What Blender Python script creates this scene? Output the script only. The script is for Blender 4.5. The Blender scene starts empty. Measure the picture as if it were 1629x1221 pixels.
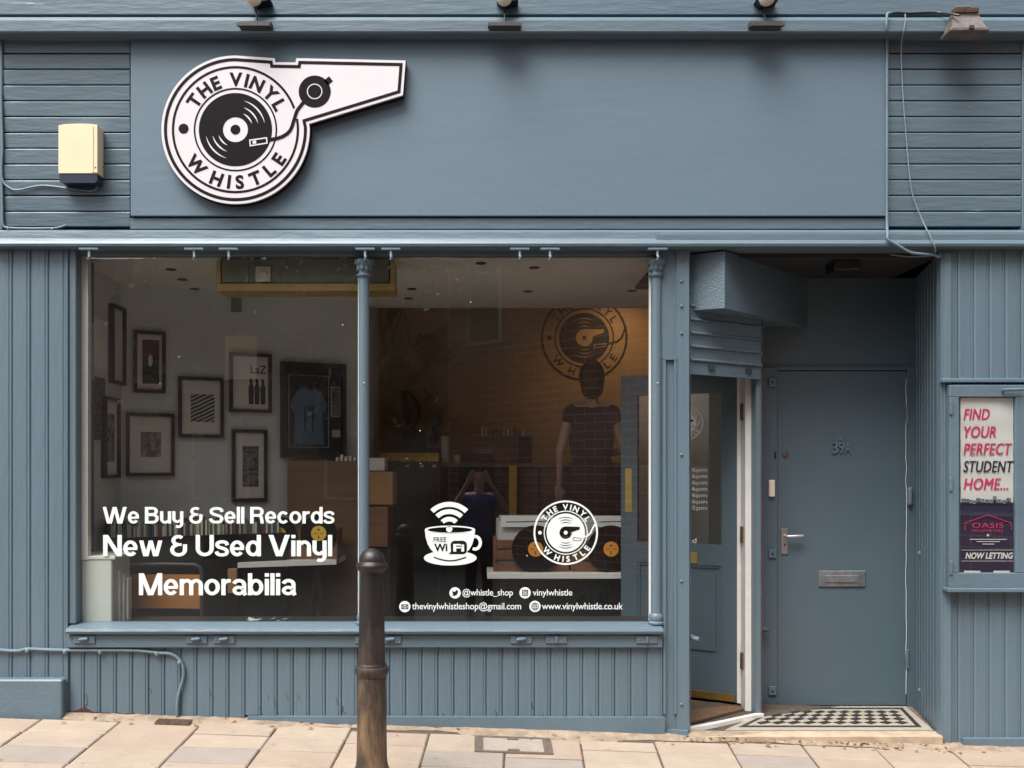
import bpy, bmesh, math, random
from mathutils import Vector, Matrix
random.seed(7)
R = math.radians
sc = bpy.context.scene
COL = sc.collection

# ------------------------------------------------------------------ camera
F, D, CX, HY, ZC = 1450.0, 5.0, 762.0, 745.0, 1.40     # focal length in photo pixels, distance to the facade, axis, horizon, height
cam_d = bpy.data.cameras.new('camera'); cam = bpy.data.objects.new('camera', cam_d); COL.objects.link(cam)
cam.location = (0, -D, ZC); cam.rotation_euler = (R(90), 0, 0)
cam_d.sensor_width = 36; cam_d.lens = 36 * F / 1629
cam_d.shift_x = (814.5 - CX) / 1629; cam_d.shift_y = (HY - 610.5) / 1629
cam_d.clip_start = 0.01; cam_d.clip_end = 500
sc.camera = cam
# ------------------------------------------------------------------ sky, sun, exposure
w = bpy.data.worlds.new('World'); sc.world = w; w.use_nodes = True
nt = w.node_tree; nt.nodes.clear()
sky = nt.nodes.new('ShaderNodeTexSky'); sky.sky_type = 'NISHITA'; sky.sun_disc = False
SUN_EL, SUN_DIR = 61, Vector((0.34, 0.44, -1.0)).normalized()
sky.sun_elevation = R(SUN_EL); sky.sun_rotation = math.atan2(-SUN_DIR.x, -SUN_DIR.y)
sky.air_density = 1.5; sky.dust_density = 5; sky.ozone_density = 1
hs = nt.nodes.new('ShaderNodeHueSaturation'); hs.inputs['Saturation'].default_value = 0.25
bg = nt.nodes.new('ShaderNodeBackground'); bg.inputs['Strength'].default_value = 0.06
ow = nt.nodes.new('ShaderNodeOutputWorld')
nt.links.new(sky.outputs[0], hs.inputs['Color']); nt.links.new(hs.outputs[0], bg.inputs[0]); nt.links.new(bg.outputs[0], ow.inputs[0])
sun_d = bpy.data.lights.new('sun', 'SUN'); sun = bpy.data.objects.new('sun', sun_d); COL.objects.link(sun)
sun_d.energy = 1.5; sun_d.angle = R(40); sun_d.color = (1, 0.96, 0.9)
sun.rotation_euler = SUN_DIR.to_track_quat('-Z', 'Y').to_euler(); sun.location = (0, -6, 12)
sc.view_settings.view_transform = 'Standard'; sc.view_settings.look = 'None'
sc.view_settings.exposure = 1.78; sc.view_settings.gamma = 1
sc.render.engine = 'CYCLES'; sc.cycles.use_denoising = True
sc.cycles.max_bounces = 8; sc.cycles.transparent_max_bounces = 16; sc.cycles.caustics_reflective = False; sc.cycles.caustics_refractive = False

# ------------------------------------------------------------------ helpers
def X(px, y=0.0): return (px - CX) / F * (D + y)
def Z(py, y=0.0): return ZC - (py - HY) / F * (D + y)
def L(n, y=0.0): return n / F * (D + y)            # a length in photo pixels at depth y
def ground(x, y): return -0.034 * (x + 0.7) + 0.08 * y

class MB:
    def __init__(s): s.v = []; s.f = []
    def add(s, vs, fs):
        o = len(s.v); s.v += [tuple(p) for p in vs]; s.f += [tuple(i + o for i in f) for f in fs]; return s
    def box(s, x0, x1, y0, y1, z0, z1, c=0.0):
        x0, x1 = sorted((x0, x1)); y0, y1 = sorted((y0, y1)); z0, z1 = sorted((z0, z1))
        if c <= 0:
            return s.add([(x0,y0,z0),(x1,y0,z0),(x1,y1,z0),(x0,y1,z0),(x0,y0,z1),(x1,y0,z1),(x1,y1,z1),(x0,y1,z1)],
                         [(0,3,2,1),(4,5,6,7),(0,1,5,4),(1,2,6,5),(2,3,7,6),(3,0,4,7)])
        bm = bmesh.new()
        for x, xi in ((x0, 1), (x1, -1)):
            for y, yi in ((y0, 1), (y1, -1)):
                for z, zi in ((z0, 1), (z1, -1)):
                    bm.verts.new((x, y + yi*c, z + zi*c)); bm.verts.new((x + xi*c, y, z + zi*c)); bm.verts.new((x + xi*c, y + yi*c, z))
        bmesh.ops.convex_hull(bm, input=bm.verts)
        bmesh.ops.dissolve_limit(bm, angle_limit=0.01, verts=bm.verts, edges=bm.edges)
        bmesh.ops.recalc_face_normals(bm, faces=bm.faces)
        bm.verts.index_update()
        s.add([v.co[:] for v in bm.verts], [[v.index for v in f.verts] for f in bm.faces]); bm.free(); return s
    def prism(s, poly, a0, a1, axis='z'):
        """poly: 2-D outline; axis z: (x,y), axis y: (x,z), axis x: (y,z)"""
        area = sum(poly[i][0]*poly[(i+1) % len(poly)][1] - poly[(i+1) % len(poly)][0]*poly[i][1] for i in range(len(poly)))
        if area < 0: poly = poly[::-1]
        n = len(poly)
        if axis == 'z': m = lambda p, a: (p[0], p[1], a)
        elif axis == 'y': m = lambda p, a: (p[0], a, p[1]); a0, a1 = max(a0, a1), min(a0, a1)
        else: m = lambda p, a: (a, p[0], p[1])
        if axis != 'y': a0, a1 = min(a0, a1), max(a0, a1)
        vs = [m(p, a0) for p in poly] + [m(p, a1) for p in poly]
        fs = [tuple(range(n))[::-1], tuple(range(n, 2*n))] + [(i, (i+1) % n, n + (i+1) % n, n + i) for i in range(n)]
        return s.add(vs, fs)
    def flat(s, poly, y):                               # an outline in x,z facing the street
        area = sum(poly[i][0]*poly[(i+1) % len(poly)][1] - poly[(i+1) % len(poly)][0]*poly[i][1] for i in range(len(poly)))
        if area < 0: poly = poly[::-1]
        return s.add([(p[0], y, p[1]) for p in poly], [tuple(range(len(poly)))])
    def strip(s, a, b, y, closed=True):                 # band between two outlines with the same count
        n = len(a); m = n if closed else n - 1
        return s.add([(p[0], y, p[1]) for p in a] + [(p[0], y, p[1]) for p in b], [(i, (i+1) % n, n + (i+1) % n, n + i) for i in range(m)])
    def arc(s, cx, cz, r0, r1, y, a0=0, a1=360, n=64, taper=False):
        k = max(3, int(n * abs(a1 - a0) / 360)); A = []; B = []
        for i in range(k + 1):
            t = i / k; a = R(a0 + (a1 - a0) * t); rr0, rr1 = r0, r1
            if taper:
                m = (r0 + r1) / 2; h = (r1 - r0) / 2 * (0.12 + math.sin(math.pi * t)); rr0, rr1 = m - h, m + h
            A.append((cx + rr0*math.cos(a), cz + rr0*math.sin(a))); B.append((cx + rr1*math.cos(a), cz + rr1*math.sin(a)))
        return s.strip(A, B, y, False)
    def disc(s, cx, cz, r, y, n=48, rz=None):
        return s.flat([(cx + r*math.cos(2*math.pi*i/n), cz + (rz or r)*math.sin(2*math.pi*i/n)) for i in range(n)], y)
    def line(s, pts, wd, y):                            # flat ribbon
        A = []; B = []
        for i, p in enumerate(pts):
            q0 = pts[max(0, i-1)]; q1 = pts[min(len(pts)-1, i+1)]
            dx, dz = q1[0]-q0[0], q1[1]-q0[1]; l = math.hypot(dx, dz) or 1
            A.append((p[0] - dz/l*wd/2, p[1] + dx/l*wd/2)); B.append((p[0] + dz/l*wd/2, p[1] - dx/l*wd/2))
        return s.strip(A, B, y, False)
    def lathe(s, prof, c, n=24, axis='z'):              # prof: (radius, height)
        vs = []; fs = []
        for r, h in prof:
            for i in range(n):
                a = 2*math.pi*i/n; p = (r*math.cos(a), r*math.sin(a), h)
                if axis == 'y': p = (p[0], p[2], p[1])
                if axis == 'x': p = (p[2], p[0], p[1])
                vs.append((c[0]+p[0], c[1]+p[1], c[2]+p[2]))
        for k in range(len(prof)-1):
            for i in range(n):
                j = (i+1) % n; q = (k*n+i, k*n+j, (k+1)*n+j, (k+1)*n+i); fs.append(q if axis != 'y' else q[::-1])
        fs.append(tuple(range(n))[::-1] if axis != 'y' else tuple(range(n)))
        e = [(len(prof)-1)*n + i for i in range(n)]; fs.append(tuple(e) if axis != 'y' else tuple(e[::-1]))
        return s.add(vs, fs)
    def tube(s, pts, r, n=8, r1=None):
        pts = [Vector(p) for p in pts]; rings = []; up = None
        for i, p in enumerate(pts):
            d = (pts[min(i+1, len(pts)-1)] - pts[max(i-1, 0)]).normalized()
            if up is None: up = Vector((0,0,1)) if abs(d.z) < 0.9 else Vector((1,0,0))
            a = d.cross(up)
            if a.length < 1e-4: a = d.cross(Vector((1,0,0)))
            a.normalize(); b = a.cross(d).normalized(); up = b
            rr = r if r1 is None else r + (r1-r)*i/(len(pts)-1)
            rings.append([p + a*rr*math.cos(2*math.pi*k/n) + b*rr*math.sin(2*math.pi*k/n) for k in range(n)])
        vs = [q for ring in rings for q in ring]; fs = []
        for k in range(len(rings)-1):
            for i in range(n): j = (i+1) % n; fs.append((k*n+i, (k+1)*n+i, (k+1)*n+j, k*n+j))
        fs.append(tuple(range(n))); fs.append(tuple(range((len(rings)-1)*n, len(rings)*n))[::-1])
        return s.add(vs, fs)
    def ball(s, c, rx, ry=None, rz=None, n=16, m=10):
        ry = ry or rx; rz = rz or rx; vs = [(c[0], c[1], c[2]-rz)]; fs = []
        for k in range(1, m):
            t = math.pi*k/m
            for i in range(n): a = 2*math.pi*i/n; vs.append((c[0]+rx*math.sin(t)*math.cos(a), c[1]+ry*math.sin(t)*math.sin(a), c[2]-rz*math.cos(t)))
        vs.append((c[0], c[1], c[2]+rz)); T = len(vs)-1
        for i in range(n):
            j = (i+1) % n; fs.append((0, 1+j, 1+i)); fs.append((T, 1+(m-2)*n+i, 1+(m-2)*n+j))
            for k in range(m-2): fs.append((1+k*n+i, 1+k*n+j, 1+(k+1)*n+j, 1+(k+1)*n+i))
        return s.add(vs, fs)
    def capsule(s, p, q, r0, r1, n=14):
        p = Vector(p); q = Vector(q); d = (q-p).normalized(); pts = []; rr = []
        for k in range(4): a = k/4*math.pi/2; pts.append(p - d*r0*math.cos(a)); rr.append(max(r0*math.sin(a), r0*0.08))
        for k in range(5): pts.append(p.lerp(q, k/4)); rr.append(r0+(r1-r0)*k/4)
        for k in range(1, 5): a = k/4*math.pi/2; pts.append(q + d*r1*math.sin(a)); rr.append(max(r1*math.cos(a), r1*0.08))
        up = Vector((0,0,1)) if abs(d.z) < 0.9 else Vector((1,0,0)); a = d.cross(up).normalized(); b = a.cross(d)
        vs = []; fs = []
        for c, r in zip(pts, rr):
            for i in range(n): t = 2*math.pi*i/n; vs.append(c + a*r*math.cos(t) + b*r*math.sin(t))
        for k in range(len(pts)-1):
            for i in range(n): j = (i+1) % n; fs.append((k*n+i, (k+1)*n+i, (k+1)*n+j, k*n+j))
        fs.append(tuple(range(n))); fs.append(tuple(range((len(pts)-1)*n, len(pts)*n))[::-1])
        return s.add(vs, fs)
    def xf(s, fn): s.v = [tuple(fn(*p)) for p in s.v]; return s
    def mesh(s, name, origin=(0,0,0)):
        me = bpy.data.meshes.new(name)
        me.from_pydata([(p[0]-origin[0], p[1]-origin[1], p[2]-origin[2]) for p in s.v], [], s.f); me.update(); return me

def wloc(o):
    p = Vector((0,0,0))
    while o is not None: p += o.location; o = o.parent
    return p
def smooth(o, ang=40):
    for p in o.data.polygons: p.use_smooth = True
    try: o.data.set_sharp_from_angle(angle=R(ang))
    except Exception: pass
def tag(o, label=None, cat=None, group=None, kind=None):
    if label: o['label'] = label
    if cat: o['category'] = cat
    if group: o['group'] = group
    if kind: o['kind'] = kind
    return o
def part(name, mb, mat, parent=None, sm=False, origin=None, label=None):
    """a mesh object; as a child its vertices stay where they were given in the world"""
    if parent is not None:
        base = wloc(parent); o = bpy.data.objects.new(name, mb.mesh(name, base)); o.parent = parent
    else:
        if origin is None:
            xs = [p[0] for p in mb.v]; ys = [p[1] for p in mb.v]; zs = [p[2] for p in mb.v]
            origin = ((min(xs)+max(xs))/2, (min(ys)+max(ys))/2, min(zs))
        o = bpy.data.objects.new(name, mb.mesh(name, origin)); o.location = origin
    COL.objects.link(o); o.data.materials.append(mat)
    if sm: smooth(o)
    if label: o['label'] = label
    return o
def piece(name, me, parent, loc):                       # shares the mesh between alike pieces; loc in world
    o = bpy.data.objects.new(name, me); o.parent = parent; o.location = Vector(loc) - wloc(parent); COL.objects.link(o); return o
def thing(name, label, cat, loc=(0,0,0), group=None):
    o = bpy.data.objects.new(name, None); o.empty_display_size = 0.1; o.location = loc; COL.objects.link(o); return tag(o, label, cat, group)
def struct(name, mb, mat, sm=False):
    return tag(part(name, mb, mat, None, sm, (0,0,0)), kind='structure')

# ------------------------------------------------------------------ materials
def newmat(name):
    m = bpy.data.materials.new(name); m.use_nodes = True; n = m.node_tree.nodes; b = n['Principled BSDF']
    return m, m.node_tree, b
def mat(name, col, rough=0.5, var=0.0, vscale=3.0, bump=0.0, bscale=60.0, metal=0.0, chips=None, stretch=(1,1,1), spec=0.5, dist=0.004):
    """plain colour with noise variation and fine relief, in world space; chips = (colour, scale, threshold)"""
    m, t, b = newmat(name); n = t.nodes; l = t.links
    b.inputs['Roughness'].default_value = rough; b.inputs['Metallic'].default_value = metal; b.inputs['Specular IOR Level'].default_value = spec
    b.inputs['Base Color'].default_value = (*col, 1)
    if not (var or bump or chips): return m
    g = n.new('ShaderNodeNewGeometry'); mp = n.new('ShaderNodeMapping'); mp.inputs['Scale'].default_value = stretch
    l.new(g.outputs['Position'], mp.inputs['Vector']); src = None
    if var:
        nz = n.new('ShaderNodeTexNoise'); nz.inputs['Scale'].default_value = vscale; nz.inputs['Detail'].default_value = 6; nz.inputs['Roughness'].default_value = 0.65
        l.new(mp.outputs[0], nz.inputs['Vector'])
        mr = n.new('ShaderNodeMapRange'); mr.inputs['From Min'].default_value = 0.3; mr.inputs['From Max'].default_value = 0.7
        mr.inputs['To Min'].default_value = 1-var; mr.inputs['To Max'].default_value = 1+var; l.new(nz.outputs[0], mr.inputs[0])
        mx = n.new('ShaderNodeMix'); mx.data_type = 'RGBA'; mx.blend_type = 'MULTIPLY'; mx.inputs[0].default_value = 1
        mx.inputs[6].default_value = (*col, 1); l.new(mr.outputs[0], mx.inputs[7]); src = mx.outputs[2]
    if chips:
        nc = n.new('ShaderNodeTexNoise'); nc.inputs['Scale'].default_value = chips[1]; nc.inputs['Detail'].default_value = 8; nc.inputs['Roughness'].default_value = 0.7
        l.new(mp.outputs[0], nc.inputs['Vector'])
        cr = n.new('ShaderNodeValToRGB'); cr.color_ramp.elements[0].position = chips[2]; cr.color_ramp.elements[1].position = chips[2] + 0.04
        l.new(nc.outputs[0], cr.inputs[0])
        m2 = n.new('ShaderNodeMix'); m2.data_type = 'RGBA'; l.new(cr.outputs[0], m2.inputs[0])
        if src: l.new(src, m2.inputs[6])
        else: m2.inputs[6].default_value = (*col, 1)
        m2.inputs[7].default_value = (*chips[0], 1); src = m2.outputs[2]
    if src: l.new(src, b.inputs['Base Color'])
    if bump:
        nb = n.new('ShaderNodeTexNoise'); nb.inputs['Scale'].default_value = bscale; nb.inputs['Detail'].default_value = 5
        l.new(mp.outputs[0], nb.inputs['Vector'])
        bp = n.new('ShaderNodeBump'); bp.inputs['Strength'].default_value = bump; bp.inputs['Distance'].default_value = dist
        l.new(nb.outputs[0], bp.inputs['Height']); l.new(bp.outputs[0], b.inputs['Normal'])
    return m
BLUE = (0.108, 0.157, 0.198)
PALECHIP = (0.34, 0.42, 0.48)
M = {}
M['paint'] = mat('blue_paint', BLUE, 0.42, 0.10, 2.5, 0.5, 45, chips=(PALECHIP, 14, 0.70))
M['paint_h'] = mat('blue_paint_brushed_across', BLUE, 0.38, 0.10, 3, 0.75, 40, chips=(PALECHIP, 9, 0.675), stretch=(0.18, 1, 1))
M['paint_v'] = mat('blue_paint_brushed_down', BLUE, 0.38, 0.10, 3, 0.75, 40, chips=(PALECHIP, 12, 0.70), stretch=(1, 1, 0.15))
M['panel'] = mat('blue_paint_sheet', (0.118, 0.175, 0.228), 0.5, 0.06, 1.2, 0.25, 25, chips=((0.25,0.32,0.37), 30, 0.76), stretch=(0.25, 1, 1))  # the blue lightened to carry the stronger light up on the fascia
M['stucco'] = mat('blue_paint_textured', BLUE, 0.4, 0.05, 4, 0.8, 85, dist=0.005)
M['paint_shaded'] = mat('blue_paint_shaded', (0.084, 0.122, 0.152), 0.42, 0.05, 2, 0.2, 60, chips=((.045,.065,.085), 14, .745))  # the same blue, coloured darker for shade in the recess; chips are scuffs
M['rotten'] = mat('bare_rotten_wood', (0.05, 0.025, 0.018), 0.9, 0.5, 20, 0.8, 60)
M['white'] = mat('white_gloss', (0.78, 0.77, 0.74), 0.4, 0.06, 8, 0.2, 40, chips=((0.12,0.09,0.06), 14, 0.72))
M['vinyl'] = mat('white_vinyl', (0.72, 0.78, 0.78), 0.45)
M['dark_vinyl'] = mat('dark_vinyl', (0.008, 0.006, 0.007), 0.7, spec=0.15)
M['sign_white'] = mat('sign_white', (0.68, 0.66, 0.70), 0.5, 0.02, 4)
M['sign_black'] = mat('sign_black', (0.006, 0.005, 0.006), 0.7, spec=0.15)
M['sign_letter'] = mat('sign_letter', (0.010, 0.006, 0.008), 0.7, chips=((0.28,0.25,0.3), 60, 0.655), spec=0.15)
M['sign_edge'] = mat('sign_edge', (0.014, 0.006, 0.008), 0.7, spec=0.15)
M['cream'] = mat('cream_plastic', (0.78, 0.66, 0.45), 0.45, 0.04, 6)
M['navy'] = mat('navy_plastic', (0.012, 0.022, 0.045), 0.3)
M['black_metal'] = mat('dark_grey_metal', (0.045, 0.045, 0.05), 0.5, 0.1, 20)
M['lens'] = mat('lamp_lens', (0.14, 0.13, 0.11), 0.15)
M['dome'] = mat('pale_plastic', (0.78, 0.70, 0.58), 0.4)
M['old_metal'] = mat('weathered_aluminium', (0.15, 0.13, 0.125), 0.6, 0.35, 25, 0.5, 60, 0.3, chips=((0.12,0.05,0.03), 18, 0.63))
M['iron'] = None
M['steel'] = mat('satin_steel', (0.55, 0.55, 0.56), 0.35, 0.1, 30, 0, 0, 0.9)
M['letter_steel'] = mat('dull_steel', (0.30, 0.31, 0.33), 0.42, 0.3, 20, 0, 0, 0.7)
M['rust'] = mat('rusty_brown_metal', (0.13, 0.075, 0.05), 0.7, 0.4, 40, 0.4, 80, 0.4)
M['brass'] = mat('brass', (0.55, 0.38, 0.12), 0.35, 0.15, 20, 0, 0, 0.9)
M['cable'] = mat('painted_cable', (0.135, 0.19, 0.235), 0.45, 0.15, 15)
M['grey_cable'] = mat('grey_cable', (0.20, 0.23, 0.25), 0.5, 0.1, 20)
M['black'] = mat('black_plastic', (0.008, 0.008, 0.009), 0.4)
M['stone'] = mat('threshold_stone', (0.42, 0.32, 0.235), 0.85, 0.25, 9, 0.5, 80, chips=((0.16,0.11,0.08), 6, 0.68))
M['tile_white'] = mat('cream_tile', (0.36, 0.33, 0.27), 0.5, 0.12, 30)
M['tile_black'] = mat('black_tile', (0.028, 0.022, 0.022), 0.5, 0.2, 30)
M['grime'] = mat('grimy_floor', (0.17, 0.12, 0.09), 0.9, 0.4, 15, 0.5, 80)
M['mortar'] = mat('sandy_mortar', (0.27, 0.21, 0.155), 0.95, 0.35, 14, 0.9, 60, chips=((0.13,0.10,0.08), 10, 0.62))
SLABS = [mat('buff_slab_%d' % i, c, 0.85, 0.09, 9, 0.5, 120, chips=((c[0]*.66, c[1]*.63, c[2]*.6), 26, 0.635), stretch=(0.6, 1, 1)) for i, c in enumerate(
    [(0.335,0.268,0.214), (0.325,0.264,0.212), (0.345,0.28,0.22), (0.32,0.25,0.2), (0.33,0.27,0.216), (0.27,0.235,0.21)])]
M['joint'] = mat('dark_joint', (0.085, 0.065, 0.05), 0.95, 0.3, 20, 0.6, 90)
M['asphalt'] = mat('asphalt', (0.05, 0.05, 0.052), 0.9, 0.2, 20, 0.6, 200)
M['kerb'] = mat('granite_kerb', (0.30, 0.28, 0.26), 0.85, 0.2, 30, 0.4, 100)
M['iron_cover'] = mat('iron_cover', (0.13, 0.10, 0.085), 0.7, 0.3, 40, 0.5, 90, 0.2)
M['cover_fill'] = mat('cover_infill', (0.30, 0.26, 0.225), 0.85, 0.15, 12, 0.3, 100)
# interior
M['plaster'] = mat('off_white_plaster', (0.62, 0.64, 0.64), 0.85, 0.05, 2, 0.1, 30)
M['ceiling'] = mat('ceiling_white', (0.82, 0.80, 0.76), 0.85, 0.05, 2)
M['tan'] = mat('tan_wall', (0.38, 0.26, 0.135), 0.8, 0.08, 2)
M['ply'] = mat('plywood', (0.20, 0.115, 0.058), 0.6, 0.2, 3, 0, 0, stretch=(0.3, 1, 3))
M['floor_in'] = mat('dark_shop_floor', (0.035, 0.033, 0.032), 0.5, 0.2, 5)
M['frame'] = mat('black_frame', (0.012, 0.011, 0.011), 0.35)
M['mount'] = mat('mount_card', (0.66, 0.62, 0.57), 0.8)
M['wood'] = mat('brown_crate_wood', (0.17, 0.075, 0.035), 0.6, 0.3, 6, 0.2, 50, stretch=(0.3, 1, 2))
M['orange_wood'] = mat('orange_ply_seat', (0.42, 0.17, 0.045), 0.4, 0.12, 4, stretch=(0.3, 1, 3))
M['card'] = mat('cardboard', (0.36, 0.19, 0.085), 0.8, 0.08, 5)
M['shelf_white'] = mat('shelf_white', (0.72, 0.70, 0.65), 0.5)
M['greenbox'] = mat('grey_green_metal', (0.20, 0.21, 0.175), 0.5, 0.08, 5, chips=((0.02,0.02,0.02), 12, 0.73))
M['yellow_wood'] = mat('yellowed_wood', (0.50, 0.34, 0.13), 0.6, 0.15, 6)
M['vinyl_record'] = mat('record_black', (0.008, 0.008, 0.009), 0.22)
M['label_orange'] = mat('label_orange', (0.85, 0.33, 0.05), 0.5)
M['label_yellow'] = mat('label_yellow', (0.75, 0.48, 0.06), 0.5)
M['yellow'] = mat('yellow_plastic', (0.62, 0.38, 0.03), 0.5)
M['paper'] = mat('paper', (0.80, 0.79, 0.78), 0.8)
SLEEVES = [mat('sleeve_%d' % i, c, 0.6) for i, c in enumerate([(0.6,0.59,0.54),(0.45,0.45,0.43),(0.62,0.58,0.5),(0.09,0.11,0.14),(0.18,0.07,0.05),(0.1,0.14,0.09),(0.3,0.25,0.14),(0.05,0.05,0.06)])]
M['skin'] = mat('skin', (0.60, 0.37, 0.27), 0.5)
M['hair'] = mat('brown_hair', (0.05, 0.028, 0.015), 0.6, 0.4, 30, 0.6, 120)
M['maroon'] = mat('dark_maroon_cotton', (0.030, 0.012, 0.016), 0.85)
M['jeans'] = mat('dark_jeans', (0.02, 0.024, 0.035), 0.85)
M['blue_cotton'] = mat('blue_cotton', (0.05, 0.07, 0.30), 0.85)
M['pink'] = mat('pink_print', (0.72, 0.035, 0.15), 0.6)
M['poster_navy'] = mat('navy_print', (0.022, 0.022, 0.06), 0.5)
M['leaf'] = mat('leaf', (0.045, 0.075, 0.02), 0.6, 0.3, 3)
M['bark'] = mat('bark', (0.09, 0.065, 0.045), 0.9, 0.3, 12, 0.6, 30)

def iron_mat():
    """black paint worn to rust, more of it low on the post"""
    m, t, b = newmat('worn_black_iron'); n = t.nodes; l = t.links
    b.inputs['Roughness'].default_value = 0.42
    g = n.new('ShaderNodeNewGeometry'); mp = n.new('ShaderNodeMapping'); mp.inputs['Scale'].default_value = (1, 1, 0.25); l.new(g.outputs['Position'], mp.inputs[0])
    nz = n.new('ShaderNodeTexNoise'); nz.inputs['Scale'].default_value = 16; nz.inputs['Detail'].default_value = 8; nz.inputs['Roughness'].default_value = 0.7; l.new(mp.outputs[0], nz.inputs['Vector'])
    sx = n.new('ShaderNodeSeparateXYZ'); l.new(g.outputs['Position'], sx.inputs[0])
    mr = n.new('ShaderNodeMapRange'); mr.inputs['From Min'].default_value = 0.95; mr.inputs['From Max'].default_value = 0.15; mr.inputs['To Min'].default_value = -0.24; mr.inputs['To Max'].default_value = 0.06
    l.new(sx.outputs['Z'], mr.inputs[0]); ad = n.new('ShaderNodeMath'); l.new(nz.outputs[0], ad.inputs[0]); l.new(mr.outputs[0], ad.inputs[1])
    cr = n.new('ShaderNodeValToRGB'); e = cr.color_ramp.elements; e[0].position = 0.36; e[0].color = (0.016, 0.013, 0.013, 1); e[1].position = 0.72; e[1].color = (0.20, 0.125, 0.065, 1)
    k = e.new(0.5); k.color = (0.05, 0.034, 0.026, 1); l.new(ad.outputs[0], cr.inputs[0]); l.new(cr.outputs[0], b.inputs['Base Color'])
    rr = n.new('ShaderNodeMapRange'); rr.inputs['To Min'].default_value = 0.3; rr.inputs['To Max'].default_value = 0.75; l.new(ad.outputs[0], rr.inputs[0]); l.new(rr.outputs[0], b.inputs['Roughness'])
    bp = n.new('ShaderNodeBump'); bp.inputs['Strength'].default_value = 0.7; bp.inputs['Distance'].default_value = 0.005; l.new(nz.outputs[0], bp.inputs['Height']); l.new(bp.outputs[0], b.inputs['Normal'])
    return m
M['iron'] = iron_mat()

def glass_mat(name, wavy=0.0, dusty=True, tint=(0.93, 0.95, 0.94)):
    """a single thin sheet: clear, mirror-like by the angle, with specks of paint and dust"""
    m = bpy.data.materials.new(name); m.use_nodes = True; t = m.node_tree; n = t.nodes; l = t.links; n.clear()
    out = n.new('ShaderNodeOutputMaterial'); tr = n.new('ShaderNodeBsdfTransparent'); tr.inputs[0].default_value = (*tint, 1)
    gl = n.new('ShaderNodeBsdfGlossy'); gl.inputs['Roughness'].default_value = 0.0
    g = n.new('ShaderNodeNewGeometry'); io = n.new('ShaderNodeMath'); io.operation = 'MULTIPLY_ADD'; io.inputs[1].default_value = 1/1.52 - 1.52; io.inputs[2].default_value = 1.52
    l.new(g.outputs['Backfacing'], io.inputs[0]); fr = n.new('ShaderNodeFresnel'); l.new(io.outputs[0], fr.inputs['IOR'])
    m2 = n.new('ShaderNodeMath'); m2.operation = 'MULTIPLY'; m2.inputs[1].default_value = 2.7; m2.use_clamp = True; l.new(fr.outputs[0], m2.inputs[0])
    mx = n.new('ShaderNodeMixShader'); l.new(m2.outputs[0], mx.inputs[0]); l.new(tr.outputs[0], mx.inputs[1]); l.new(gl.outputs[0], mx.inputs[2])
    if wavy:
        nz = n.new('ShaderNodeTexNoise'); nz.inputs['Scale'].default_value = 2.2; nz.inputs['Detail'].default_value = 1; l.new(g.outputs['Position'], nz.inputs['Vector'])
        bp = n.new('ShaderNodeBump'); bp.inputs['Strength'].default_value = wavy; bp.inputs['Distance'].default_value = 0.01; l.new(nz.outputs[0], bp.inputs['Height']); l.new(bp.outputs[0], gl.inputs['Normal'])
    last = mx.outputs[0]
    if dusty:
        df = n.new('ShaderNodeBsdfDiffuse'); df.inputs[0].default_value = (0.75, 0.75, 0.72, 1)
        vo = n.new('ShaderNodeTexVoronoi'); vo.inputs['Scale'].default_value = 11; l.new(g.outputs['Position'], vo.inputs['Vector'])
        lt = n.new('ShaderNodeMath'); lt.operation = 'LESS_THAN'; lt.inputs[1].default_value = 0.035; l.new(vo.outputs['Distance'], lt.inputs[0])
        nd = n.new('ShaderNodeTexNoise'); nd.inputs['Scale'].default_value = 3.0; l.new(g.outputs['Position'], nd.inputs['Vector'])
        gt = n.new('ShaderNodeMath'); gt.operation = 'GREATER_THAN'; gt.inputs[1].default_value = 0.56; l.new(nd.outputs[0], gt.inputs[0])
        mu = n.new('ShaderNodeMath'); mu.operation = 'MULTIPLY'; l.new(lt.outputs[0], mu.inputs[0]); l.new(gt.outputs[0], mu.inputs[1])
        n3 = n.new('ShaderNodeTexNoise'); n3.inputs['Scale'].default_value = 1.6; n3.inputs['Detail'].default_value = 7; l.new(g.outputs['Position'], n3.inputs['Vector'])
        mr = n.new('ShaderNodeMapRange'); mr.inputs['From Min'].default_value = 0.35; mr.inputs['From Max'].default_value = 0.8; mr.inputs['To Min'].default_value = 0.0; mr.inputs['To Max'].default_value = 0.014; l.new(n3.outputs[0], mr.inputs[0])
        mm = n.new('ShaderNodeMath'); mm.operation = 'MAXIMUM'; l.new(mu.outputs[0], mm.inputs[0]); l.new(mr.outputs[0], mm.inputs[1])
        ms = n.new('ShaderNodeMixShader'); l.new(mm.outputs[0], ms.inputs[0]); l.new(last, ms.inputs[1]); l.new(df.outputs[0], ms.inputs[2]); last = ms.outputs[0]
    l.new(last, out.inputs[0]); return m
M['glass'] = glass_mat('shop_window_glass', 0.03)
M['door_glass'] = glass_mat('door_glass', 0.02)
M['clear'] = glass_mat('cabinet_glass', 0, False)

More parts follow.
